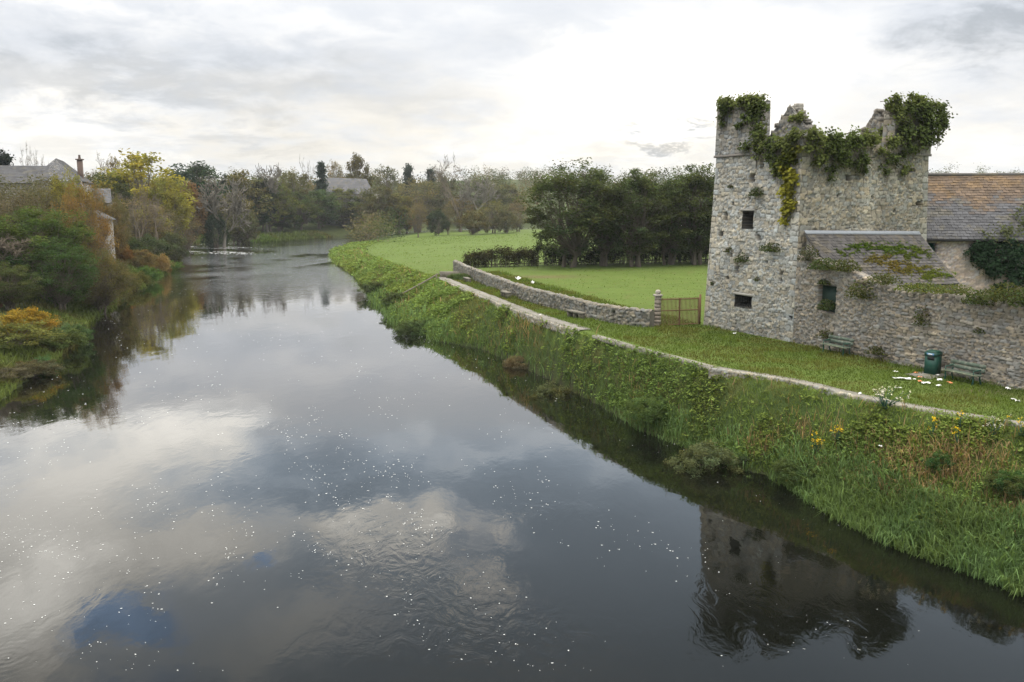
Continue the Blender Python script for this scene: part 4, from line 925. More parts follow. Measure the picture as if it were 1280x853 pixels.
# ------------------------------------------------------------------ houses on the left bank and beyond
def shift(m, o):
    for v in m.V: v -= o
    return m
def PY(px, py, Y): return atY(px, py, Y)
rng = np.random.default_rng(18)
hb = np.array([*PY(60, 230, 126)[:2], 5.0]); house = empty('slate_roofed_house', hb); tag(house, 'grey house with a hipped slate gable, long slate wing and tall chimney above the bushes', 'house')
pk = PY(70, 198, 126); el_ = PY(38, 224, 121); er = PY(100, 226, 121.5); bkr = PY(79, 201.5, 136); ebr = PY(117.5, 230, 136)
m = MB()
def mossy(a, b, q): return np.array((1.25, 1.2, 1.05)) if rng.uniform() < 0.2 else np.array((1, 1, 1.0))
V, Fq, c = slates(pk, pk + [0.01, 0, 0], er, el_, 0.5, 0.35, rng, mossy, base=0.6); m.add(V, Fq, c)
add_roof(m, pk, bkr, ebr, er, 0.5, 0.35, rng, base=0.55)
lw0 = PY(-90, 206.5, 128); lw1 = PY(60, 207.5, 128); le1 = PY(62, 229, 123); le0 = PY(-95, 229, 123)
add_roof(m, lw0, lw1, le1, le0, 0.5, 0.35, rng, base=0.62)
shift(m, hb).build('roof', M_SLATE, house)
m = MB(); zf = 3.0
for p, q in ((el_, er), (er, ebr), (le0, le1)):
    d = (q - p)[:2]; d /= np.linalg.norm(d); nn = np.array([-d[1], d[0]]) * 0.5; a = p[:2] + nn * 0.8; b = q[:2] + nn * 0.8
    m.prism([a, b, b + nn * 0.6, a + nn * 0.6], zf, min(p[2], q[2]) - 0.05)
shift(m, hb).build('wall', M_RENDER, house)
for (p, q, s) in ((er, ebr, 0.25), (er, ebr, 0.6)):
    c = p + (q - p) * s; d = (q - p)[:2]; d /= np.linalg.norm(d); nn = np.array([d[1], -d[0]])
    m = MB(); m.box((*(c[:2] - nn * 0.28), er[2] - 1.1), (1.1, 0.25, 1.2), math.atan2(d[1], d[0])); w_ = shift(m, hb).build('window', M_WHITE, house)
    m = MB(); m.box((*(c[:2] - nn * 0.16), er[2] - 1.1), (0.9, 0.04, 1.0), math.atan2(d[1], d[0])); shift(m, hb).build('pane', M_GLASS, w_)
ct = PY(99.5, 200, 131); m = MB(); m.box((ct[0], ct[1], ct[2] - 2.2), (0.6, 0.6, 4.4)); m.box((ct[0], ct[1], ct[2] + 0.05), (0.9, 0.85, 0.16)); ch_ = shift(m, hb).build('chimney', M_OLDBRICK, house)
m = MB(); k = np.array([0, 0.5, 0.6]); m.tube(np.c_[k * 0 + ct[0], k * 0 + ct[1], ct[2] + 0.1 + k], [0.2, 0.15, 0.17], 8); shift(m, hb).build('chimney_pot', M_OLDBRICK, ch_)

sb_ = np.array([*PY(127, 250, 140)[:2], 4.0]); o2 = empty('slate_roofed_annexe', sb_); tag(o2, 'low annexe with a plain grey slate roof just right of the big house', 'building')
m = MB(); add_roof(m, PY(115, 236, 142), PY(138, 236, 142), PY(140, 254, 138), PY(114, 254, 138), 0.5, 0.35, rng, base=0.8); shift(m, sb_).build('roof', M_SLATE, o2)
m = MB(); a, b = PY(115, 254, 138.6), PY(133, 254, 138.6); m.prism([a[:2], b[:2], b[:2] + [0, 3.4], a[:2] + [0, 3.4]], 3.0, a[2] + 0.1); shift(m, sb_).build('wall', M_RENDER, o2)

ob = np.array([*PY(120, 300, 116)[:2], 1.5]); o3 = empty('riverside_outhouse', ob); tag(o3, 'pale narrow outhouse with a sloping slate roof among the riverside scrub', 'building')
rl, rr = PY(88, 256, 118), PY(128, 275.5, 116)
m = MB(); add_roof(m, rl + [0, 4, 0.0], rl + [0, 0, 0], rr, rr + [0, 4, 0.0], 0.45, 0.35, rng, base=1.2); shift(m, ob).build('roof', M_SLATE, o3)
m = MB(); wr = rr + [-0.35, 0.15, 0]; wl_ = rl + [0.2, 0.15, 0]
m.add([(wl_[0], wl_[1], 0.5), (wr[0], wr[1], 0.5), (wr[0], wr[1], wr[2] - 0.05), (wl_[0], wl_[1], wl_[2] - 0.2), (wl_[0], wl_[1] + 3.7, 0.5), (wr[0], wr[1] + 3.7, 0.5), (wr[0], wr[1] + 3.7, wr[2] - 0.05), (wl_[0], wl_[1] + 3.7, wl_[2] - 0.2)], [(0, 1, 2, 3), (7, 6, 5, 4), (1, 5, 6, 2), (4, 0, 3, 7), (2, 6, 7, 3)])
shift(m, ob).build('wall', M_RENDER, o3)

bb = np.array([*PY(434, 245, 335)[:2], 6.0]); barn = empty('hipped_barn', bb); tag(barn, 'distant barn with a long pale grey hipped roof showing above the river trees', 'barn')
m = MB(); add_roof(m, PY(409, 222, 340), PY(458, 224, 340), PY(468, 243, 332), PY(398, 243, 332), 1.6, 1.1, rng, base=0.75, lift=0.06)
V, Fq, c = slates(PY(409, 222, 340), PY(409.1, 222, 340), PY(398, 243, 332), PY(397, 243, 348), 1.6, 1.1, rng, base=0.8); m.add(V, Fq, c); shift(m, bb).build('roof', M_SLATE, barn)
m = MB(); a, b = PY(399, 243, 332.6), PY(467, 243, 332.6); m.prism([a[:2], b[:2], b[:2] + [0, 14], a[:2] + [0, 14]], 3.0, a[2] + 0.1); shift(m, bb).build('wall', M_RENDER, barn)

# ------------------------------------------------------------------ trees
def P_round(k, seed, **kw):
    a = dict(H=15, trunk_h=1.2, rx=5.5, n_clump=110, lpc=75, leaf=0.46, clump_r=1.15, base_r=0.32); a.update(kw); return proto(k, lambda: clump_tree(seed, **a))
P_round('round_a', 101); P_round('round_b', 102, shape=0.6, hollow=0.2); P_round('round_c', 103, rx=4.6, shape=1.2, n_clump=95, lpc=62)
P_round('airy', 104, n_clump=85, lpc=40, leaf=0.40, clump_r=1.0, trunk_h=3.0)
P_round('airy_b', 106, n_clump=120, lpc=26, leaf=0.36, clump_r=1.2, trunk_h=1.5, stems=3)
P_round('dense', 105, n_clump=150, lpc=95, leaf=0.42, clump_r=1.0, shape=0.3, hollow=0.55)
def P_big(k, seed, **kw):
    a = dict(H=13.5, trunk_h=0.6, rx=4.2, n_clump=200, lpc=85, leaf=0.25, clump_r=0.8, base_r=0.34, stems=5, shape=0.45, hollow=0.3, twig_show=2); a.update(kw); return proto(k, lambda: clump_tree(seed, **a))
P_big('row_a', 111); P_big('row_b', 112, rx=3.3, n_clump=130, lpc=75); P_big('row_c', 113, rx=3.8, lpc=105)
def P_near(k, seed, **kw):
    a = dict(H=12, trunk_h=0.4, rx=6.0, n_clump=230, lpc=150, leaf=0.21, clump_r=0.8, base_r=0.35, stems=4, shape=0.7, hollow=0.3, twig_show=2); a.update(kw); return proto(k, lambda: clump_tree(seed, **a))
P_near('near_a', 121); P_near('near_b', 122, n_clump=260, lpc=80, leaf=0.19, stems=6, clump_r=0.9); P_near('near_c', 123, rx=5, n_clump=180, lpc=110)
P_near('bush_a', 131, H=4, trunk_h=0, rx=2.8, n_clump=90, lpc=110, leaf=0.16, clump_r=0.45, base_r=0.09, shape=0.9); P_near('bush_b', 132, H=3.5, trunk_h=0, rx=3.0, n_clump=80, lpc=90, leaf=0.17, clump_r=0.5, base_r=0.08, shape=1.0)
P_near('weed_mound', 133, H=2.2, trunk_h=0, rx=2.4, n_clump=110, lpc=110, leaf=0.13, clump_r=0.36, base_r=0.04, shape=0.9, stems=6)
proto('conifer', lambda: conifer(141, 16, 3.4, 0.42, 90, 70)); proto('conifer_b', lambda: conifer(142, 14, 4.2, 0.45, 70, 80))
for k, sd_ in (('bare_a', 151), ('bare_b', 152), ('bare_c', 153)): proto(k, lambda: bare_tree(sd_, 16, 0.34, 0.6, 6, 0.028, kids=(2, 3)), M_TWIG, True)
proto('bare_pale', lambda: bare_tree(157, 16, 0.30, 0.75, 5, 0.06, up=0.45, kids=(3, 4), first=0.24), M_PALE, True)
proto('bare_tall', lambda: bare_tree(158, 20, 0.40, 0.5, 6, 0.035, up=0.45, kids=(2, 3)), M_TWIG, True)
proto('twig_bush', lambda: bare_tree(161, 7, 0.07, 0.8, 6, 0.012, up=0.5, first=0.18, kids=(3, 4)), M_TWIG, True)
DIM = {}
for k, (t, c) in PROTO.items():
    n = len(c.vertices); b = np.empty(n * 3, np.float32); c.vertices.foreach_get('co', b); b = b.reshape(-1, 3)
    DIM[k] = (np.percentile(np.abs(b[:, 0]), 97) + np.percentile(np.abs(b[:, 1]), 97)) / 2, np.percentile(b[:, 2], 99.7)
LIFT = 1.55; TN = 0; g = 'autumn trees along the far bank'
def tree(px, ytop, Y, wpx, key, color, label, name=None, cat='tree', group=None, base=None):
    global TN; TN += 1
    if group == g and px > 240:
        while Y < 330 and px < 510 and pdist(np.array([atY(px, ytop, Y)[:2]]), LW)[0] < 9: Y += 4
    p = atY(px, ytop, Y); zb = tz(p[0], Y) - 0.1 if base is None else base; Hh = max(p[2] - zb, 0.6); r, h = DIM[key]
    name = name or {'c': 'conifer_tree', 'b': 'bare_tree' if key.startswith('bare') else 'bush'}.get(key[0], 'tree')
    w = wpx / F * math.hypot(Y, p[0]) * 0.5
    return plant(name, key, (p[0], Y, zb), Hh / h, color, label, cat, group, rz=TN * 2.4, sxy=w / r)
OLV = (0.078, 0.078, 0.026); DGR = (0.030, 0.042, 0.018); MGR = (0.052, 0.066, 0.024); BRN = (0.088, 0.072, 0.034); RUS = (0.12, 0.068, 0.022); YEL = (0.165, 0.145, 0.026); GRB = (0.088, 0.078, 0.052); ORG = (0.15, 0.082, 0.03); WHT = (1, 1, 1)
g = 'autumn trees along the far bank'
# left bank, near
tree(42, 262, 88, 118, 'near_a', (0.044, 0.064, 0.020), 'large dark green thicket tree overhanging the water at the left edge', cat='tree')
tree(22, 222, 101, 130, 'near_b', (0.062, 0.060, 0.034), 'dull olive scrubby tree under the long slate wing at the left edge', cat='tree')
tree(100, 230, 96, 62, 'near_b', (0.120, 0.076, 0.028), 'russet-brown riverside tree in front of the pale outhouse', cat='tree')
tree(82, 216, 108, 52, 'near_c', (0.115, 0.112, 0.026), 'yellow-green tree rising before the hipped slate gable', cat='tree')
tree(122, 312, 91, 70, 'near_b', (0.072, 0.066, 0.028), 'olive-brown bush leaning over the water below the russet tree', 'bush', 'bush')
tree(70, 300, 84, 70, 'near_c', (0.034, 0.058, 0.020), 'deep green bush at the foot of the thicket tree', 'bush', 'bush')
tree(4, 285, 84, 70, 'twig_bush', WHT, 'tangle of bare grey branches at the left edge of the thicket', 'bare_bush', 'bush')
tree(60, 290, 95, 90, 'near_b', (0.060, 0.070, 0.026), 'dusty green shrub in the middle of the left-bank thicket', 'bush', 'bush')
tree(30, 386, 66, 58, 'bush_a', (0.155, 0.105, 0.018), 'yellow-orange autumn bush beside the water at the left edge', 'bush', 'bush')
tree(14, 402, 63, 90, 'bush_b', (0.080, 0.085, 0.026), 'green-yellow bush below the yellow-orange one at the left edge', 'bush', 'bush')
tree(66, 412, 67.5, 60, 'weed_mound', (0.055, 0.075, 0.028), 'mound of green weeds right of the yellow-orange bush', 'bush', 'bush')
tree(92, 405, 72, 34, 'weed_mound', (0.050, 0.078, 0.034), 'low blue-green weeds at the waterline on the left bank point', 'bush', 'bush')
tree(40, 452, 57.5, 50, 'weed_mound', (0.062, 0.058, 0.034), 'brownish weeds drooping into the river below the yellow bush', 'bush', 'bush')
tree(52, 446, 59, 26, 'weed_mound', (0.045, 0.085, 0.040), 'small bright green mound of weeds at the river edge at lower left', 'bush', 'bush')
tree(5, 460, 55, 60, 'bush_b', (0.062, 0.056, 0.036), 'dull brown riverside weeds at the lower left corner of the bank', 'bush', 'bush')
tree(130, 252, 131, 40, 'near_c', (0.085, 0.066, 0.032), 'brown-green tree in front of the annexe, above the outhouse roof')
tree(118, 236, 133, 26, 'near_b', (0.07, 0.072, 0.03), 'slim olive tree between the big house and the annexe')
tree(60, 224, 112, 60, 'near_b', (0.07, 0.068, 0.034), 'scrubby olive tree directly below the hipped gable')
tree(10, 240, 94, 90, 'near_b', (0.075, 0.064, 0.040), 'grey-brown thorny scrub tree at the left edge above the dark thicket')
tree(78, 268, 92, 60, 'near_b', (0.085, 0.072, 0.030), 'olive-russet shrub between the thicket tree and the russet tree', 'bush', 'bush')
tree(8, 330, 78, 60, 'near_c', (0.048, 0.058, 0.022), 'dark olive bush at the left edge above the brick stump', 'bush', 'bush')
tree(145, 246, 136, 24, 'near_c', (0.075, 0.068, 0.030), 'narrow olive tree at the right corner of the annexe')
tree(138, 322, 108, 34, 'bush_a', (0.060, 0.056, 0.026), 'brown-olive bush at the water edge under the pale outhouse', 'bush', 'bush')
# scrub between the outhouse and the weir
for i, (px, yt, Y, w, k, c, l) in enumerate([
    (158, 296, 148, 44, 'bush_a', DGR, 'dark bush at the waterside right of the pale outhouse'), (188, 294, 152, 52, 'bush_b', (0.034, 0.045, 0.022), 'dark rounded bush in the waterside scrub, middle of three'), (214, 291, 160, 34, 'bush_a', (0.045, 0.05, 0.028), 'grey-green bush at the weir end of the waterside scrub'),
    (150, 308, 134, 26, 'weed_mound', (0.13, 0.075, 0.03), 'rust-coloured bramble clump on the bank below the dark bushes'), (172, 312, 136, 36, 'weed_mound', (0.10, 0.078, 0.036), 'brown dying weeds at the foot of the waterside scrub'), (196, 318, 142, 30, 'weed_mound', (0.14, 0.10, 0.045), 'straw-coloured weed clump near the waterline before the weir'),
    (182, 334, 128, 30, 'weed_mound', (0.055, 0.095, 0.026), 'bright green weeds at the waterline left of the weir'), (208, 326, 150, 30, 'weed_mound', (0.055, 0.085, 0.026), 'green weeds on the bank point before the weir'), (160, 340, 118, 40, 'weed_mound', (0.07, 0.075, 0.026), 'mixed olive weeds at the waterline below the brambles'), (141, 352, 108, 26, 'weed_mound', (0.055, 0.065, 0.024), 'dark weeds on the water edge below the russet tree')]):
    tree(px, yt, Y, w, k, c, l, 'bush', 'bush')
for i, (px, yt, Y, w, k) in enumerate([(150, 238, 160, 44, 'bare_b'), (170, 232, 158, 40, 'bare_a'), (190, 240, 160, 44, 'bare_c')]):
    tree(px, yt, Y, w, k, WHT, ('grey leafless tree above the scrub, leftmost of three', 'grey leafless tree above the scrub, middle of three', 'grey leafless tree above the scrub, rightmost of three')[i], group='leafless trees above the waterside scrub')
tree(172, 248, 164, 62, 'airy_b', (0.105, 0.085, 0.05), 'thin brown-leaved tree standing among the grey leafless three')
tree(208, 262, 178, 40, 'airy_b', (0.085, 0.075, 0.045), 'thin drab tree between the scrub and the weir')
# behind
for a in [
    (4, 190, 165, 40, 'conifer_b', (0.016, 0.022, 0.018), 'black-green pine top at the left edge above the slate wing'),
    (30, 180, 160, 24, 'bare_a', WHT, 'thin leafless tree behind the long slate wing, the left of two'), (46, 187, 160, 22, 'bare_c', WHT, 'thin leafless tree behind the long slate wing, the right of two'),
    (128, 192, 205, 34, 'bare_a', WHT, 'leafless tree left of the big yellow-green crown'), (143, 196, 208, 22, 'airy', (0.12, 0.10, 0.05), 'sparse tree tucked beside the big yellow-green crown'),
    (172, 192, 190, 92, 'round_a', (0.155, 0.14, 0.028), 'big yellow-green tree towering behind the left-bank scrub'), (207, 222, 184, 46, 'round_b', (0.115, 0.11, 0.028), 'olive-yellow tree at the right shoulder of the big yellow one'), (184, 258, 172, 46, 'round_c', (0.12, 0.115, 0.03), 'low yellowish tree under the big yellow-green crown'),
    (132, 218, 188, 60, 'round_b', (0.050, 0.056, 0.024), 'dark olive tree behind the chimney of the big house'), (147, 230, 176, 40, 'round_c', (0.036, 0.044, 0.02), 'dark tree between the annexe and the yellow-green crown'), (112, 226, 172, 44, 'airy_b', (0.07, 0.07, 0.036), 'drab tree right behind the annexe roof'),
    (248, 205, 270, 84, 'dense', (0.022, 0.036, 0.020), 'broad dark evergreen crown on the skyline above the orange tree'), (232, 228, 225, 44, 'round_c', (0.10, 0.064, 0.036), 'reddish-brown tree under the broad dark evergreen'),
    (260, 232, 218, 26, 'round_b', ORG, 'orange autumn tree beside the pale leafless trunk'), (250, 256, 214, 30, 'round_c', (0.12, 0.09, 0.028), 'yellow-orange lower tree below the orange crown'), (229, 262, 205, 40, 'airy_b', (0.085, 0.072, 0.040), 'drab thin tree left of the orange autumn tree'),
    (276, 224, 226, 50, 'bare_pale', WHT, 'pale-trunked leafless tree leaning beside the grassy islet'), (268, 268, 226, 30, 'bush_a', (0.02, 0.032, 0.02), 'black-green bush at the foot of the pale leafless tree'),
    (303, 214, 275, 54, 'round_c', (0.080, 0.074, 0.032), 'brown-olive tree right of the broad dark evergreen'), (292, 240, 250, 44, 'airy_b', (0.085, 0.075, 0.036), 'thin olive tree behind the pale leafless trunk'), (318, 244, 256, 34, 'dense', (0.026, 0.042, 0.02), 'ivy-dark tree on the bank right of the islet'), (303, 262, 248, 34, 'round_b', (0.06, 0.062, 0.03), 'low olive tree at the bank behind the islet'),
    (331, 207, 272, 34, 'bare_pale', WHT, 'white leafless tree on the skyline above the bright olive tree'), (326, 222, 280, 30, 'dense', (0.03, 0.04, 0.024), 'dark crown behind the white leafless skyline tree'), (346, 226, 278, 46, 'round_a', (0.070, 0.078, 0.028), 'mid-green tree on the far bank left of the willow row'), (336, 246, 258, 30, 'round_c', (0.105, 0.115, 0.03), 'bright olive tree near the water on the far bank'),
    (366, 216, 305, 40, 'round_b', (0.065, 0.062, 0.028), 'brown-green tree below the reddish bare skyline tree'), (352, 262, 268, 36, 'dense', (0.032, 0.046, 0.022), 'dark riverside tree below the mid-green one'), (381, 196, 318, 18, 'bare_c', WHT, 'small bare tree sticking up from the skyline left of the pointed conifer'),
    (401, 203, 322, 22, 'conifer', (0.022, 0.034, 0.026), 'pointed dark conifer on the skyline left of the barn'), (419, 202, 350, 24, 'airy', (0.12, 0.10, 0.055), 'sparse bare-looking tree behind the barn ridge'), (446, 194, 352, 30, 'dense', (0.066, 0.058, 0.022), 'tall round speckled tree behind the right end of the barn'),
    (375, 240, 292, 44, 'round_a', (0.054, 0.068, 0.026), 'green bank tree left of the big willow'), (397, 238, 300, 48, 'round_b', (0.042, 0.062, 0.026), 'dark green bank tree in front of the barn, left end'), (428, 236, 304, 56, 'round_a', (0.072, 0.078, 0.032), 'soft olive willow in front of the barn'), (456, 240, 306, 42, 'round_c', (0.055, 0.064, 0.026), 'olive bank tree below the barn roof, right end'), (473, 234, 312, 42, 'round_b', (0.058, 0.055, 0.026), 'dark brown-green tree right of the barn roof'), (497, 242, 314, 42, 'round_c', (0.084, 0.080, 0.03), 'brownish bank tree where the river bends away'),
    (483, 208, 372, 38, 'airy', (0.060, 0.062, 0.03), 'see-through crown on the skyline right of the barn'), (511, 206, 392, 24, 'conifer_b', (0.026, 0.038, 0.026), 'dark ragged conifer on the skyline, left of two'), (538, 212, 395, 22, 'conifer', (0.026, 0.036, 0.028), 'dark pointed conifer on the skyline, right of two'),
    (521, 222, 335, 60, 'airy_b', (0.088, 0.080, 0.040), 'big brown thinning tree behind the meadow edge'), (508, 258, 318, 20, 'round_c', (0.17, 0.095, 0.03), 'small orange-brown tree at the river bend'), (522, 252, 272, 24, 'airy_b', (0.095, 0.075, 0.038), 'slim brown tree alone on the tip of the meadow'), (539, 228, 352, 46, 'round_b', (0.058, 0.058, 0.03), 'dark olive tree behind the thinning brown one'),
    (575, 194, 318, 66, 'bare_tall', WHT, 'tall spreading leafless tree rising above the skyline'), (598, 222, 322, 44, 'bare_pale', WHT, 'pale leaning leafless tree right of the tall one'), (575, 246, 322, 44, 'airy_b', (0.098, 0.076, 0.036), 'reddish thin tree below the tall leafless one'), (547, 262, 284, 26, 'bush_a', (0.030, 0.040, 0.022), 'dark round bush on the meadow edge'), (560, 258, 292, 16, 'airy_b', (0.07, 0.065, 0.032), 'narrow little tree right of the dark round bush'),
    (592, 264, 282, 40, 'bush_a', (0.070, 0.062, 0.026), 'olive-brown bush on the meadow edge, left of three'), (617, 250, 292, 42, 'airy_b', (0.085, 0.082, 0.034), 'brown thin tree on the meadow edge right of the olive bush'), (634, 262, 286, 34, 'bush_b', (0.06, 0.058, 0.03), 'drab bush on the meadow edge before the row of big trees'), (612, 222, 400, 54, 'round_b', (0.066, 0.070, 0.034), 'brown-green crown on the far hill right of the leaning tree'), (648, 250, 300, 30, 'airy_b', (0.09, 0.07, 0.04), 'brown thin tree half hidden by the first big tree'),
    (560, 222, 400, 40, 'round_a', (0.055, 0.056, 0.032), 'dark crown on the far hill behind the tall leafless tree'), (632, 230, 420, 44, 'round_c', (0.078, 0.074, 0.038), 'brown crown low on the far hill at the meadow corner')]:
    tree(*a, group=g)
# the row of big trees across the meadow
RW_ = [(712, 203, 110, 104, 'row_a', (0.036, 0.046, 0.019), 'first big dark tree of the row across the meadow, with a forked trunk'), (758, 213, 111, 66, 'row_b', (0.036, 0.046, 0.019), 'second and thinnest big tree of the meadow row'), (798, 213, 109, 74, 'row_c', (0.036, 0.046, 0.019), 'third big tree of the meadow row, dense and dark'), (838, 212, 111, 72, 'row_a', (0.036, 0.046, 0.019), 'fourth big tree of the meadow row'), (874, 208, 110, 76, 'row_c', (0.036, 0.046, 0.019), 'last big tree of the meadow row, touching the tower edge'), (915, 214, 113, 80, 'row_b', (0.036, 0.046, 0.019), 'big meadow tree half hidden behind the tower')]
for a in RW_: tree(*a[:5], tuple(1.25 * q for q in a[5]), *a[6:], group='big dark trees across the meadow')
# hedge below the row
def leaf_mound(name, pts, n, r, leaf, color, label, seed, cat='hedge', mat=None):
    rng = np.random.default_rng(seed); L = np.asarray(pts, float); s = np.r_[0, np.cumsum(np.hypot(*np.diff(L[:, :2], axis=0).T))]
    q = rng.uniform(0, s[-1], n // 40); c = np.c_[np.interp(q, s, L[:, 0]), np.interp(q, s, L[:, 1]), np.interp(q, s, L[:, 2]) * rng.uniform(0.05, 1, len(q)) ** 0.6 * (0.65 + 0.7 * fbm(q / 1.6, q * 0, seed))]
    zt = terrain(c[:, 0], c[:, 1]); c[:, 1] += rng.normal(0, r, len(q)); c[:, 2] += zt
    P = (c[:, None, :] + rng.normal(0, 0.42, (len(q), 40, 3)) * 0.6).reshape(-1, 3); b = np.array([L[0, 0], L[0, 1], 0])
    V, Fq = leaf_quads(P, leaf, rng, 0.3); f = np.repeat(np.clip(1 + rng.normal(0, 0.25, (len(q), 1)), 0.4, 1.7), 40, 0)
    e = empty(name, b); tag(e, label, cat); o = mk('leaves', V - b, Fq, M_LEAF, e, np.repeat(np.clip(f * (1 + rng.normal(0, 0.15, f.shape)), 0.3, 2) * np.ones(3), 4, 0)); o.color = (*color, 1)
    sb = MB()
    k = np.linspace(0, s[-1], 30); hx = np.interp(k, s, L[:, 0]); hy = np.interp(k, s, L[:, 1]); sb.tube(np.c_[hx, hy, terrain(hx, hy) + 0.3], 0.06, 4)
    for k in range(0, len(q), 4): sb.tube([(c[k, 0], c[k, 1], zt[k] - 0.1), c[k]], [0.05, 0.015], 4)
    shift(sb, b).build('stem', M_BARK, e); return e
leaf_mound('hedge', [(-6.0, 113.5, 1.7), (0, 113.5, 2.2), (3, 113.5, 1.8)], 9000, 0.7, 0.22, (0.045, 0.042, 0.022), 'brown-green overgrown hedge end left of the big tree row', 61)
leaf_mound('hedge', [(3, 114, 2.3), (14, 114, 2.0), (27, 114, 2.2)], 22000, 0.8, 0.24, (0.022, 0.026, 0.014), 'long dark hedge running behind the trunks of the tree row', 62)

# ------------------------------------------------------------------ far woodland, reads as one mass
def woodland(name, spots, seed, nper, leaf, label):
    rng = np.random.default_rng(seed); P = []; C = []
    pal = np.array([OLV, DGR, MGR, BRN, GRB, (0.07, 0.072, 0.036), (0.06, 0.068, 0.03), (0.098, 0.076, 0.038)])
    for (x, y, z, H, r) in spots:
        n = int(nper * rng.uniform(0.7, 1.3)); ncl = 14; c = rand_unit(rng, ncl) * rng.uniform(0.4, 1, (ncl, 1)) * np.array([r, r, H * 0.45]); c[:, 2] += H * 0.52
        q = c[rng.integers(0, ncl, n)] + rng.normal(0, 0.28 * r, (n, 3)); P.append(q + [x, y, z]); col = pal[rng.integers(len(pal))] * rng.uniform(0.8, 1.2); C.append(1.3 * col * np.clip(1 + rng.normal(0, 0.22, (n, 1)), 0.4, 1.8))
    V, Fq = leaf_quads(np.concatenate(P), leaf, rng, 0.4, 0.8); tag(mk(name, V, Fq, M_LEAF, col=np.repeat(np.concatenate(C), 4, 0)), kind='stuff', label=label, cat='woodland')
rng = np.random.default_rng(71); sp = []
while len(sp) < 620:
    y = rng.uniform(370, 760); x = rng.uniform(-0.66 * y, 0.75 * y)
    if inpoly(np.array([[x, y]]), RIVER)[0] or pdist(np.array([[x, y]]), RW)[0] < 25 and y < 470: continue
    if x > -30 and y < 430 : continue
    sp.append((x, y, tz(x, y), rng.uniform(9, 15), rng.uniform(4, 7)))
woodland('woodland', sp, 72, 190, 0.95, 'far wooded hillside in muted autumn colours beyond the meadow')
sp = []
while len(sp) < 150:
    y = rng.uniform(235, 372); px = rng.uniform(-40, 500); x = (px - 640) / F * y
    dl = pdist(np.array([[x, y]]), LW)[0]
    if dl < 16 or inpoly(np.array([[x, y]]), RIVER)[0] or x > -50 and y > 330: continue
    sp.append((x, y, tz(x, y), rng.uniform(6, 10), rng.uniform(3.5, 5.5)))
woodland('undergrowth', sp, 73, 230, 0.6, 'mass of undergrowth between the trees of the far bank')
sp = [((px - 640) / F * y, y, tz((px - 640) / F * y, y), 5 + 2 * (px % 3), 3.6) for px, y in zip(rng.uniform(40, 236, 46), rng.uniform(150, 215, 46)) if pdist(np.array([[(px - 640) / F * y, y]]), LW)[0] > 9 and not inpoly(np.array([[(px - 640) / F * y, y]]), RIVER)[0]]
woodland('undergrowth', sp, 74, 420, 0.42, 'scrubby undergrowth behind the left bank bushes')

# ------------------------------------------------------------------ bank vegetation
def along(Q, y0, y1, n, rng, power):
    s = np.r_[0, np.cumsum(np.hypot(*np.diff(Q, axis=0).T))]; q = np.linspace(0, s[-1], 6000)
    p = np.c_[np.interp(q, s, Q[:, 0]), np.interp(q, s, Q[:, 1])]; k = (p[:, 1] > y0) & (p[:, 1] < y1); p = p[k]
    w = (35.0 / np.maximum(p[:, 1], 22)) ** power; w /= w.sum(); i = rng.choice(len(p), n, p=w); return p[i] + rng.normal(0, 0.03, (n, 2))
cs = np.r_[0, np.cumsum(np.hypot(*np.diff(CREST, axis=0).T))]; cq = np.linspace(0, cs[-1], 1500); CF = np.c_[np.interp(cq, cs, CREST[:, 0]), np.interp(cq, cs, CREST[:, 1])]
def bank_points(n, y0, y1, rng, power, tlo=-0.06, thi=1.0):
    yy = np.linspace(y0, y1, 3000); k = np.argsort(RW[:26, 1]); xr = np.interp(yy, RW[k, 1], RW[k, 0]); k = np.argsort(CREST[:18, 1]); xc = np.interp(yy, CREST[k, 1], CREST[k, 0])
    w = np.maximum(xc - xr, 0.3) * (35.0 / np.maximum(yy, 24)) ** power; i = rng.choice(3000, n, p=w / w.sum()); t = rng.uniform(tlo, thi, n)
    p = np.c_[xr[i] + (xc - xr)[i] * t, yy[i]] + rng.normal(0, 0.06, (n, 2)); return p, t
def lod(y): return np.maximum(1.0, (y / 36.0)) ** 0.85
def emit(name, parts, mat, label, cat='ground cover'):
    V = []; Fq = []; C = []; n = 0
    for v, f, c in parts: V.append(v); Fq.append(f + n); C.append(c); n += len(v)
    tag(mk(name, np.concatenate(V), np.concatenate(Fq), mat, col=np.concatenate(C)), kind='stuff', label=label, cat=cat)
rng = np.random.default_rng(81)
def patchy(p, s, sc=2.2): return fbm(p[:, 0] / sc, p[:, 1] / sc, s)
def pxpy(p, z):                           # where a ground point shows, for patches read off the photo
    b = np.c_[p, z] - [0, 0, CZ]; cp, sp_ = math.cos(PITCH), math.sin(PITCH)
    d = b[:, 1] * cp - b[:, 2] * sp_; u = b[:, 1] * sp_ + b[:, 2] * cp
    return 640 + F * b[:, 0] / d, 426.5 - F * u / d
# general bank grass
p, t = bank_points(115000, 6, 255, rng, 1.5, 0.02, 1.05); z = terrain(p[:, 0], p[:, 1]); q = patchy(p, 11); L = lod(p[:, 1])
c = np.array((0.125, 0.175, 0.045)) * (0.55 + 0.9 * q[:, None]); dry = sst((patchy(p, 23, 3.0) - 0.50) / 0.14)[:, None]; c = c * (1 - 0.6 * dry) + np.array((0.13, 0.105, 0.045)) * 0.6 * dry
v, f = blades(np.c_[p, z - 0.02], 0.38 * L ** 0.35 * (1 - 0.55 * np.clip(t, 0, 1)), 0.026 * L, rng, 0.9); emit('bank_grass', [(v, f, np.repeat(c * np.clip(1 + rng.normal(0, 0.2, (len(c), 1)), 0.4, 1.7), 6, 0))], M_GRASS, 'rough grass growing over the right-hand river bank')
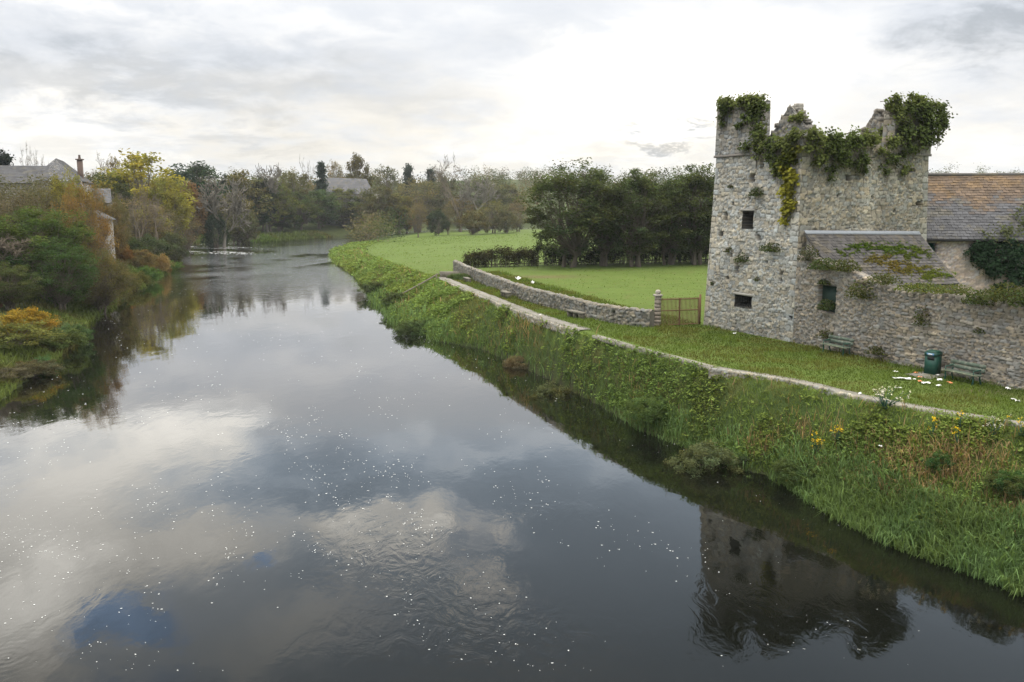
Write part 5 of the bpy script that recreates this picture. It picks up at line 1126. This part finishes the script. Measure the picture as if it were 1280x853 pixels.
# nettles and broad-leaved weeds
p, t = bank_points(34000, 6, 250, rng, 1.35, 0.08, 1.0); q = patchy(p, 31, 2.6); X, _ = pxpy(p, terrain(p[:, 0], p[:, 1]) + 0.3)
keep = (q + 0.14 * np.exp(-((X - 800) / 110) ** 2) - 0.14 * sst((X - 930) / 120) > 0.53) | (rng.uniform(0, 1, len(q)) < 0.10); p, t, q = p[keep], t[keep], q[keep]
z = terrain(p[:, 0], p[:, 1]); L = lod(p[:, 1]); hgt = (0.08 + 0.62 * patchy(p, 37, 1.3)) * (1.0 - 0.72 * np.clip(t, 0, 1)); k = 9
pp = np.repeat(np.c_[p, z], k, 0) + rng.normal(0, 0.12, (len(p) * k, 3)) * np.repeat(L, k)[:, None] * [1, 1, 0.3]; pp[:, 2] += np.repeat(hgt, k) * rng.uniform(0.25, 1.0, len(pp))
Xp, _ = pxpy(pp[:, :2], pp[:, 2]); br = 0.55 + 0.75 * patchy(pp[:, :2], 39, 1.6)
c = np.array((0.140, 0.205, 0.055)) * br[:, None]; yl = sst((patchy(pp[:, :2], 43, 4) - 0.45) / 0.2)[:, None]; c = c * (1 - 0.5 * yl) + np.array((0.16, 0.19, 0.04)) * 0.5 * yl
v, f = leaf_quads(pp, 0.112 * np.repeat(L, k) * rng.uniform(0.55, 1.5, len(pp)), rng, 1.1, 0.6); emit('nettles', [(v, f, np.repeat(c * np.clip(1 + rng.normal(0, 0.22, (len(c), 1)), 0.4, 1.8), 4, 0))], M_GRASS, 'nettles and broad-leaved weeds covering the right-hand bank')
# reeds and tall grass along the water
p, t = bank_points(52000, 6, 110, rng, 1.7, -0.08, 0.42); X, _ = pxpy(p, 0 * t + 0.3); q = patchy(p, 51, 2.0)
dens = 0.25 + 0.75 * sst((X - 930) / 90) + 0.6 * np.exp(-((X - 850) / 60) ** 2) * (t < 0.3); gapx = 1 - np.exp(-((X - 950) / 14) ** 2)
keep = (rng.uniform(0, 1, len(t)) < dens * gapx) & (t < 0.16 + 0.30 * q + 0.05 * sst((X - 1000) / 100)); p, t, q = p[keep], t[keep], q[keep]
z = np.maximum(terrain(p[:, 0], p[:, 1]), -0.15); L = lod(p[:, 1]); c = np.array((0.105, 0.168, 0.062)) * (0.6 + 0.8 * q[:, None]); yl = sst((patchy(p, 57, 1.5) - 0.52) / 0.12)[:, None]; c = c * (1 - 0.4 * yl) + np.array((0.10, 0.13, 0.035)) * 0.4 * yl
v, f = blades(np.c_[p, z], 0.85 * L ** 0.4, 0.036 * L, rng, 0.75, droop=0.55); emit('reeds', [(v, f, np.repeat(c * np.clip(1 + rng.normal(0, 0.22, (len(c), 1)), 0.4, 1.8), 6, 0))], M_GRASS, 'tall reed-like grass along the water on the right')
# dead brown grass
p, t = bank_points(26000, 20, 200, rng, 1.5, 0.15, 0.95); z = terrain(p[:, 0], p[:, 1]); X, Yp = pxpy(p, z + 0.3); q = patchy(p, 61, 1.3)
m_ = np.zeros(len(p))
for (cx, cy, sx, sy, a) in [(945, 555, 26, 18, 1), (1195, 585, 55, 28, 1), (1100, 600, 60, 24, 0.7), (1255, 625, 22, 30, 0.9), (1130, 560, 80, 18, 0.4), (1020, 590, 40, 16, 0.5), (500, 386, 10, 9, 1), (572, 432, 30, 9, 1.2), (650, 412, 26, 14, 0.8), (760, 470, 40, 20, 0.35), (1010, 530, 50, 14, 0.5)]:
    m_ += a * np.exp(-((X - cx) / sx) ** 2 - ((Yp - cy) / sy) ** 2)
keep = rng.uniform(0, 1, len(p)) < m_ * (0.4 + 1.2 * (q > 0.48)) + 0.03; p, z, q = p[keep], z[keep], q[keep]; L = lod(p[:, 1])
v, f = blades(np.c_[p, z], 0.65 * L ** 0.4, 0.026 * L, rng, 0.8, droop=0.45); c = np.array((0.23, 0.16, 0.085)) * (0.6 + 0.8 * q[:, None]); emit('dead_grass', [(v, f, np.repeat(c * np.clip(1 + rng.normal(0, 0.25, (len(c), 1)), 0.4, 1.8), 6, 0))], M_GRASS, 'patches of dead straw-brown grass on the right-hand bank')
# lawn
n = 90000; py_ = rng.uniform(0, 1, n); s = rng.choice(len(CF), n, p=(lambda w: w / w.sum())(np.where((CF[:, 1] > 24) & (CF[:, 1] < 100), (36 / np.maximum(CF[:, 1], 20)) ** 1.3, 0)))
p = CF[s] + np.c_[rng.uniform(0.6, 1, n) * 0 + 0.89, np.full(n, 0.45)] * (0.6 + 8.4 * py_)[:, None] + rng.normal(0, 0.2, (n, 2))
dwall = (p - B) @ wn; inl = (p - A) @ vA; keep = (((p - B) @ wd < 0) | (dwall > 0.12)) & ((inl < 0.0) | ((p - A) @ uA > 8.0) | ((p - A) @ uA < -0.5)) & ~inpoly(p, BANK) & (pdist(p, PATH) > 0.62); p = p[keep]
z = terrain(p[:, 0], p[:, 1]); L = lod(p[:, 1]); q = patchy(p, 71, 1.4); tall = 1 + 1.6 * np.exp(-(np.abs((p - B) @ wn) / 0.35)) * ((p - B) @ wd > 0) + 0.8 * (q > 0.6)
c = np.array((0.092, 0.130, 0.028)) * (0.42 + 1.1 * q[:, None]); dry = sst((patchy(p, 73, 2.5) - 0.47) / 0.12)[:, None]; c = c * (1 - 0.6 * dry) + np.array((0.135, 0.12, 0.035)) * 0.5 * dry
v, f = blades(np.c_[p, z - 0.01], 0.10 * L * tall, 0.022 * L, rng, 1.0); emit('lawn_grass', [(v, f, np.repeat(c * np.clip(1 + rng.normal(0, 0.16, (len(c), 1)), 0.4, 1.7), 6, 0))], M_GRASS, 'mown but tufty grass on the lawn below the tower and wall')
# meadow tufts
n = 26000; p = np.c_[rng.uniform(-45, 40, n), 45 + 230 * rng.uniform(0, 1, n) ** 1.4]; d = pdist(p, CREST)
keep = ~inpoly(p, BANK) & ~inpoly(p, RIVER) & (p[:, 0] > np.interp(p[:, 1], CREST[4:-3, 1], CREST[4:-3, 0])) & (patchy(p, 81, 5) > 0.40) & ~((p[:, 1] < 58) & (p[:, 0] > 8.8)) & ~inpoly(p, np.array([A, B, C_, D_])); p = p[keep]
z = terrain(p[:, 0], p[:, 1]); L = lod(p[:, 1]); q = patchy(p, 83, 3.0); c = np.array((0.118, 0.165, 0.038)) * (0.85 + 0.3 * q[:, None])
v, f = blades(np.c_[p, z - 0.01], 0.075 * L ** 0.5, 0.035 * L, rng, 1.0); emit('meadow_grass', [(v, f, np.repeat(c * np.clip(1 + rng.normal(0, 0.14, (len(c), 1)), 0.4, 1.7), 6, 0))], M_GRASS, 'grazed bright green meadow grass behind the field wall')
# left bank ground cover
p = along(LW, 44, 300, 26000, rng, 0.9); p = p + np.c_[-np.abs(rng.normal(0, 2.6, len(p))) - 0.0, rng.normal(0, 0.6, len(p))]; p = p[~inpoly(p, RIVER)]
z = terrain(p[:, 0], p[:, 1]); L = lod(p[:, 1]); q = patchy(p, 91, 3.0); c = np.array((0.10, 0.13, 0.04)) * (0.5 + 0.9 * q[:, None]); dry = sst((patchy(p, 93, 6) - 0.48) / 0.12)[:, None]; c = c * (1 - 0.5 * dry) + np.array((0.12, 0.085, 0.04)) * 0.5 * dry
gi = np.exp(-((p[:, 0] + 84) / 12) ** 2 - ((p[:, 1] - 264) / 9) ** 2)[:, None]; c = c * (1 - gi) + np.array((0.08, 0.14, 0.03)) * gi
v, f = blades(np.c_[p, z - 0.05], 0.5 * L ** 0.4, 0.05 * L, rng, 0.8); emit('bank_weeds', [(v, f, np.repeat(c * np.clip(1 + rng.normal(0, 0.22, (len(c), 1)), 0.4, 1.8), 6, 0))], M_GRASS, 'weeds and rough grass along the left-hand bank')

# shrubs of the right-hand bank
def bush_at(px, py, z, w, h, key, c, label, name='bush', cat='bush'):
    b = at(px, py, z); r, hh = DIM[key]; global TN; TN += 1
    zz = tz(b[0], b[1]) - 0.1; plant(name, key, (b[0], b[1], zz), h / hh, c, label, cat, rz=TN * 1.7, sxy=w / 2 / r)
for a in [(885, 548, 1.3, 3.0, 1.9, 'bush_a', (0.062, 0.072, 0.034), 'grey-green willow bush on the bank above the tower reflection'), (815, 520, 0.8, 2.6, 1.3, 'weed_mound', (0.058, 0.088, 0.030), 'rounded green weed mound leaning over the dark water left of the willow bush'), (920, 582, 0.5, 1.6, 0.9, 'weed_mound', (0.056, 0.088, 0.030), 'low green weeds at the waterline below the willow bush'), (690, 455, 1.8, 3.2, 1.5, 'weed_mound', (0.058, 0.066, 0.032), 'drab bramble mound below the stepped end of the path'), (652, 425, 1.9, 2.2, 1.1, 'weed_mound', (0.10, 0.08, 0.045), 'reddish-brown dock and bramble clump below the first stone bench'),
    (575, 436, 0.5, 3.6, 0.9, 'weed_mound', (0.20, 0.135, 0.07), 'heap of straw-brown dead reeds hanging into the water on the right bank'), (548, 425, 0.7, 3.4, 1.0, 'weed_mound', (0.055, 0.085, 0.03), 'green weeds at the waterline left of the straw clump'), (610, 432, 1.4, 2.8, 1.4, 'weed_mound', (0.048, 0.075, 0.03), 'dark green nettle mound right of the straw clump'), (520, 395, 1.6, 3.4, 1.6, 'weed_mound', (0.05, 0.07, 0.03), 'green bush on the bank below the end of the path'), (495, 370, 1.6, 3.0, 1.4, 'weed_mound', (0.05, 0.066, 0.03), 'small dark bush on the bank above the brown clump'), (470, 352, 1.8, 3.6, 1.5, 'weed_mound', (0.052, 0.068, 0.03), 'dark bush on the far stretch of the right bank'), (1000, 558, 1.7, 1.8, 0.8, 'weed_mound', (0.05, 0.068, 0.024), 'dark leafy clump on the bank left of the white flowers'), (1265, 640, 1.2, 1.6, 0.6, 'weed_mound', (0.055, 0.07, 0.026), 'leafy dark clump at the right edge of the bank'), (1272, 598, 2.4, 1.4, 0.7, 'weed_mound', (0.045, 0.085, 0.028), 'broad-leaved dock clump at the right edge below the path'), (1178, 560, 2.8, 0.9, 0.7, 'weed_mound', (0.04, 0.075, 0.026), 'dark dock plant beside the yellow flowers near the path'), (575, 352, 3.2, 2.4, 0.8, 'weed_mound', (0.055, 0.08, 0.03), 'weeds growing beside the far end of the path')]:
    bush_at(*a)
# flowering weeds
def flowers(px, py, z, col, n, r, label, name, cat='flower', size=0.06):
    b = at(px, py, z); zz = tz(b[0], b[1]); e = empty(name, (b[0], b[1], zz)); rg = np.random.default_rng(int(px)); tag(e, label, cat, 'flowering weeds on the bank')
    sb = MB(); hp = np.c_[rg.normal(0, r, (n, 2)), rg.uniform(0.45, 0.85, n)]
    for h in hp: sb.tube([(0, 0, -0.05), h * [0.4, 0.4, 0.5], h], [0.012, 0.010, 0.006], 4)
    sb.build('stem', M_GREEN, e); V, Fq, c = tuft(0, r * 1.4, 0.45, 90, (0.06, 0.085, 0.025), rg, 0.12); mk('leaves', V, Fq, M_GRASS, e, c)
    pp = np.repeat(hp, 7, 0) + rg.normal(0, 0.035, (n * 7, 3)); V, Fq = leaf_quads(pp, size, rg, 0.8, 0.9); mk('blossom', V, Fq, M_GRASS, e, np.repeat(np.asarray(col) * rg.uniform(0.7, 1.2, (n * 7, 1)), 4, 0))
YF_ = (0.62, 0.42, 0.02); WF_ = (0.62, 0.58, 0.52)
flowers(1048, 531, 2.7, YF_, 8, 0.14, 'bright yellow ragwort on the bank in front of the dock leaves', 'ragwort'); flowers(1022, 528, 2.7, YF_, 9, 0.22, 'yellow ragwort clump left of the brightest one', 'ragwort'); flowers(1018, 516, 3.0, YF_, 5, 0.12, 'small yellow ragwort just below the path edge', 'ragwort'); flowers(1165, 549, 2.8, YF_, 6, 0.15, 'yellow ragwort below the path near the right', 'ragwort'); flowers(1199, 547, 2.9, YF_, 4, 0.1, 'faint yellow ragwort right of the dark dock plant', 'ragwort'); flowers(1276, 563, 2.8, YF_, 9, 0.2, 'orange-yellow ragwort at the right edge of the picture', 'ragwort'); flowers(1196, 570, 2.4, YF_, 3, 0.1, 'lowest single yellow ragwort among dead grass', 'ragwort')
flowers(1104, 530, 2.8, WF_, 30, 0.38, 'white seedy thistle clump below the path', 'thistle'); flowers(1240, 565, 2.6, WF_, 8, 0.3, 'sparse pale flowers near the right edge of the bank', 'thistle')

# ------------------------------------------------------------------ benches, bin, litter
def bench(p, rz, label):
    e = empty('park_bench', p, rz); tag(e, label, 'bench', 'green park benches by the yard wall')
    m = MB()
    for k in range(3): m.box((0, -0.26 + 0.15 * k, 0.44), (1.8, 0.135, 0.06), col=np.array((1.5, 1.35, 1.2)) if k == 0 else None)
    m.build('seat', M_WOODG, e)
    m = MB()
    for k in range(2): m.box((0, 0.19 + 0.05 * k, 0.62 + 0.19 * k), (1.8, 0.05, 0.17), M=((1, 0, 0), (0, 0.97, 0.24), (0, -0.24, 0.97)))
    m.build('backrest', M_WOODG, e)
    for sx in (-0.72, 0.72):
        m = MB(); m.tube([(sx, -0.30, -0.05), (sx, -0.25, 0.2), (sx, -0.28, 0.41)], 0.035, 6); m.tube([(sx, 0.26, -0.05), (sx, 0.14, 0.25), (sx, 0.16, 0.45), (sx, 0.27, 0.88)], 0.035, 6); m.tube([(sx, -0.30, 0.40), (sx, 0.16, 0.40)], 0.03, 6); m.tube([(sx, -0.28, 0.42), (sx, -0.27, 0.62), (sx, 0.2, 0.66)], 0.028, 6)
        m.build('leg', M_GREEN, e)
wa = math.atan2(wd[1], wd[0])
def wpos(s, d): q = B + wd * s + wn * d; return np.array([q[0], q[1], tz(q[0], q[1])])
sB1 = wl(1053, 433)[0]; sB2 = wl(1219, 470)[0]
bench(wpos(sB1 + 0.2, 0.55), wa, 'weathered green bench against the wall, the one farther off near the tower'); bench(wpos(sB2, 0.75), wa, 'weathered green bench beside the green litter bin')
bp = at(1165, 469, 3.5); bp[2] = tz(bp[0], bp[1]); rz = wa + 0.15
e = empty('litter_bin', bp, rz); tag(e, 'dark green hooded litter bin on a concrete slab by the wall', 'litter bin')
m = MB(); m.box((0, 0, 0.46), (0.52, 0.50, 0.92)); m.box((0, 0, 0.04), (0.56, 0.54, 0.08)); m.build('body', M_GREEN, e)
m = MB(); m.box((0, 0, 1.0), (0.56, 0.54, 0.16)); m.box((0, 0, 1.12), (0.54, 0.52, 0.09), taper=0.72); m.build('hood', M_GREEN, e)
m = MB(); m.box((0.05, -0.255, 0.82), (0.34, 0.03, 0.15)); m.build('opening', M_DARK, e)  # dark plate on the front stands in for the shaded mouth
m = MB(); m.box((0.02, -0.277, 1.0), (0.36, 0.012, 0.10)); m.build('sticker', M_LABEL, e)
m = MB(); m.box((0.02, -0.285, 1.0), (0.2, 0.012, 0.05)); m.build('sticker_text_panel', M_WHITE, e)
m = MB(); m.box((0, -0.35, 0.012), (1.25, 1.5, 0.05), jit=0.02, rng=rng); o = m.build('bin_slab', M_CONC, loc=bp); o.rotation_euler[2] = rz; tag(o, 'thin concrete slab under the green litter bin', 'slab')
def scrap(px, py, w, d, mat, label, name='paper_scrap', seed=0, h=0.05):
    rg = np.random.default_rng(seed); p = at(px, py, 3.55); p[2] = tz(p[0], p[1]) + 0.06; n = 5
    X_, Y_ = np.meshgrid(np.linspace(-w / 2, w / 2, n), np.linspace(-d / 2, d / 2, n)); V = np.c_[X_.ravel(), Y_.ravel(), rg.uniform(0, h, n * n)] + np.c_[rg.normal(0, w * 0.05, (n * n, 2)), np.zeros(n * n)]
    i = (np.arange(n - 1)[:, None] * n + np.arange(n - 1)[None, :]).ravel(); o = mk(name, V, np.c_[i, i + 1, i + n + 1, i + n], mat, loc=p, col=np.ones((n * n, 3))); o.rotation_euler[2] = rg.uniform(0, 3); tag(o, label, 'litter', 'litter strewn on the grass'); return o
for i, (px, py, w, d, mt, l) in enumerate([(1127, 474.5, 0.75, 0.2, M_PAPER, 'long white torn paper on the grass left of the bin'), (1119, 466, 0.22, 0.15, M_PAPER, 'white scrap on the grass left of the bin slab'), (1123, 486, 0.28, 0.1, M_PAPER, 'lone white scrap in the grass below the long torn paper'), (1145, 467, 0.25, 0.16, M_ORANGE, 'orange wrapper at the left corner of the bin slab'), (1150, 473, 0.16, 0.14, M_ORANGE, 'small orange wrapper between the torn paper and the bin'), (1157, 480, 0.36, 0.26, M_PAPER, 'crumpled white paper in front of the bin, left one'), (1150, 478, 0.2, 0.16, M_ORANGE, 'orange scrap beside the crumpled white paper'), (1174, 476, 0.22, 0.2, M_PAPER, 'white paper on the worn ground in front of the bin slab'), (1173, 483, 0.26, 0.2, M_PAPER, 'white paper below the one on the worn ground'), (1187, 480, 0.32, 0.16, M_ORANGE, 'orange wrapper on the worn ground before the near bench'), (1260, 487, 0.3, 0.18, M_PAPER, 'white paper in the grass at the foot of the wall, far right'), (1267, 500, 0.2, 0.14, M_PAPER, 'pale scrap in the grass right of the near bench'), (1272, 502, 0.18, 0.14, M_PAPER, 'tiny pale scrap next to the one right of the near bench'), (1075, 493, 0.28, 0.1, M_PAPER, 'flat white scrap beside the path'), (1143, 476, 0.14, 0.12, M_PAPER, 'tiny white scrap right of the long torn paper'), (1172, 470.5, 0.2, 0.1, M_PAPER, 'white scrap at the front edge of the bin slab'), (918, 417, 0.2, 0.15, M_PAPER, 'white scrap in the grass below the barred window'), (648, 348, 0.5, 0.5, M_PAPER, 'white lump lying in the meadow behind the field wall'), (666, 353.5, 0.25, 0.25, M_PAPER, 'small white lump in the meadow nearer the wall'), (675, 394, 0.2, 0.14, M_PAPER, 'white scrap on the grass edge by the paved path'), (1101, 549, 0.18, 0.12, M_PAPER, 'white scrap caught in the bank grass below the thistles')]):
    o = scrap(px, py, w, d, mt, l, 'paper_scrap' if mt is M_PAPER else 'food_wrapper', i, 0.35 if 'lump' in l else 0.06)
    if i == 20: q = at(1101, 549, 2.6); o.location = (q[0], q[1], tz(q[0], q[1]) + 0.35)
# bird dropping streak / pale feather shape on the tower foot is a lime streak: a plaster flake standing proud
h = RF(961, 402, 0.0); h2 = RF(963, 391, 0.0)
m = MB(); q = h - np.array([*(vA * 0.02), 0]); k = h2 - np.array([*(vA * 0.02), 0]); m.slab([q, q + [*(uA * 0.16), 0.1], k + [*(uA * 0.08), 0], k - [*(uA * 0.05), 0.05]], 0.02); o = m.build('plaster_flake', M_PAPER); tag(o, 'white plaster streak at the foot of the tower right of the barred window', 'plaster')
# stone benches by the field wall
for px, py, ang, l in ((720, 398, -0.70, 'low stone bench on three blocks at the near end of the field wall'), (632, 371, -0.86, 'low stone bench half sunk in grass in the middle of the field wall'), (584, 352, -0.8, 'squat stone bench at the far end of the field wall')):
    p = at(px, py, 3.5); p[2] = tz(p[0], p[1]); i = np.argmin(np.hypot(*(fl - p[:2]).T)); i = min(max(i, 1), len(fl) - 2); d = fl[i + 1] - fl[i - 1]
    e = empty('stone_bench', p, math.atan2(d[1], d[0])); tag(e, l, 'bench', 'stone benches along the field wall')
    m = MB(); m.box((0, 0, 0.47), (1.9, 0.5, 0.12), jit=0.015, rng=rng, col=np.array((0.9, 0.88, 0.84))); m.build('seat', M_CONC, e)
    for sx in (-0.8, 0, 0.8): m = MB(); m.box((sx, 0, 0.17), (0.2, 0.42, 0.48), jit=0.015, rng=rng, col=np.array((0.6, 0.58, 0.52))); m.build('support', M_CONC, e)
p = at(562, 347, 3.5); p[2] = tz(p[0], p[1]); m = MB(); m.box((0, 0, 0.35), (1.9, 0.9, 0.8), 0.3, jit=0.05, rng=rng, col=np.array((0.62, 0.6, 0.54))); o = m.build('concrete_block', M_CONC, loc=p); tag(o, 'long concrete block closing the far end of the paved path', 'block')
# timber rail from the path end towards the river
a = at(548, 350, 3.3)[:2]; b = at(500, 358, 2.6)[:2]; za, zb = tz(*a) + 0.62, tz(*b) + 0.70
e = empty('timber_rail', (*a, tz(*a))); tag(e, 'low weathered timber rail running down from the path end to the bank', 'rail'); o_ = np.array([*a, tz(*a)])
m = MB(); m.tube([(*a, za), (*(a + (b - a) * 0.5), (za + zb) / 2 - 0.05), (*b, zb)], 0.08, 6); shift(m, o_).build('rail', M_WOOD, e)
for k in (0.05, 0.5, 0.95):
    q = a + (b - a) * k; z = tz(*q); m = MB(); m.tube([(*q, z - 0.2), (*q, za + (zb - za) * k + 0.1)], 0.08, 6); shift(m, o_).build('post', M_WOOD, e)
# weathered timber post and brick stump at the left edge
p = at(3, 378, 2.6); p[2] = tz(p[0], p[1]) - 0.2; e = empty('gate_post', p); tag(e, 'reddish-brown timber post at the very left edge beside the thicket', 'post')
m = MB(); m.box((-0.25, 0, 1.3), (0.3, 0.3, 2.9)); m.box((-0.25, 0, 2.78), (0.42, 0.42, 0.12)); m.build('shaft', M_BRICK, e)
q = at(8, 372, 2.4); q[2] = tz(q[0], q[1]); m = MB()
for k in range(4):
    for j in range(4): m.box((-0.6 + 0.31 * j + 0.15 * (k % 2), 0, 0.08 + 0.15 * k), (0.29, 0.3, 0.14), jit=0.01, rng=rng, col=np.array((0.8, 0.7, 0.7)) * rng.uniform(0.7, 1.2))
o = m.build('brick_stump', M_BRICK, loc=q); tag(o, 'stub of old brickwork above the yellow bush at the left edge', 'brickwork')

# ------------------------------------------------------------------ foam flecks and painted riffle glints on the water
def flecks(P, size, rg):
    n = len(P); k = 6; th = np.arange(k) * 2 * math.pi / k; r = size[:, None] * rg.uniform(0.55, 1.2, (n, k)); a = rg.uniform(0, 3.14, n)[:, None]
    x = r * np.cos(th) * 1.35; y = r * np.sin(th) * 0.8; X_ = x * np.cos(a) - y * np.sin(a); Y_ = x * np.sin(a) + y * np.cos(a)
    V = np.stack([P[:, 0:1] + X_, P[:, 1:2] + Y_, np.full((n, k), 0.008)], -1).reshape(-1, 3); b = np.arange(n)[:, None] * k
    return V, np.concatenate([b + np.array([[0, 1, 2, 3]]), b + np.array([[0, 3, 4, 5]])])
rg = np.random.default_rng(95); n = 60000
px = rg.uniform(-40, 1150, n); py = 300 + 540 * rg.uniform(0, 1, n) ** 0.9; P = np.array([at(a, b, 0)[:2] for a, b in zip(px, py)])
fa = P[:, 0] * 0.9 + P[:, 1] * 0.42; fb = P[:, 1] * 0.9 - P[:, 0] * 0.42; f1 = fbm(fa / 3.0, fb / 14, 5); f2 = fbm(fa / 0.8, fb / 3.2, 8); band = 0.25 + 0.9 * np.exp(-((px - (430 - (py - 560) * 0.15)) / 200) ** 2) + 0.3 * (px < 200)
keep = inpoly(P, RIVER) & (rg.uniform(0, 1, n) < 0.24 * band * sst((f1 - 0.30) / 0.25) * (0.25 + 1.6 * sst((f2 - 0.52) / 0.12)) * np.where(py > 700, 0.28, 1) * np.where((py < 385) & (px > 215), 2.6, 1)); P = P[keep]; D_ist = P[:, 1]  # denser white flecks in the riffle stand in for glints on ripples
V, Fq = flecks(P, 0.0155 * np.minimum(rg.lognormal(0, 0.55, len(P)), 2.0) * (np.maximum(D_ist, 22) / 30) ** 0.75, rg)
tag(mk('foam_glint_flecks', V, Fq, M_FOAM), kind='stuff', label='small white foam flecks drifting on the river, extra ones painted as riffle glints', cat='foam')
n = 5000; px = rg.normal(262, 26, n); py = 311 + rg.normal(0, 3.2, n) + 0.05 * (px - 275); P = np.array([at(a, b, 0)[:2] for a, b in zip(px, py)]); rowm = (np.sin(P[:, 1] / 3.2 + P[:, 0] / 9 + 3 * fbm(P[:, 0] / 8, P[:, 1] / 8, 3)) > 0.1) & (fbm(P[:, 0] / 4, P[:, 1] / 2.5, 4) > 0.47)
keep = inpoly(P, RIVER) & rowm & (P[:, 1] < 300); P = P[keep]; V, Fq = flecks(P, rg.uniform(0.10, 0.34, len(P)), rg); V[:, 2] = 0.02
tag(mk('rapids_foam', V, Fq, M_FOAM), kind='stuff', label='white broken water where the river runs over the weir', cat='foam')
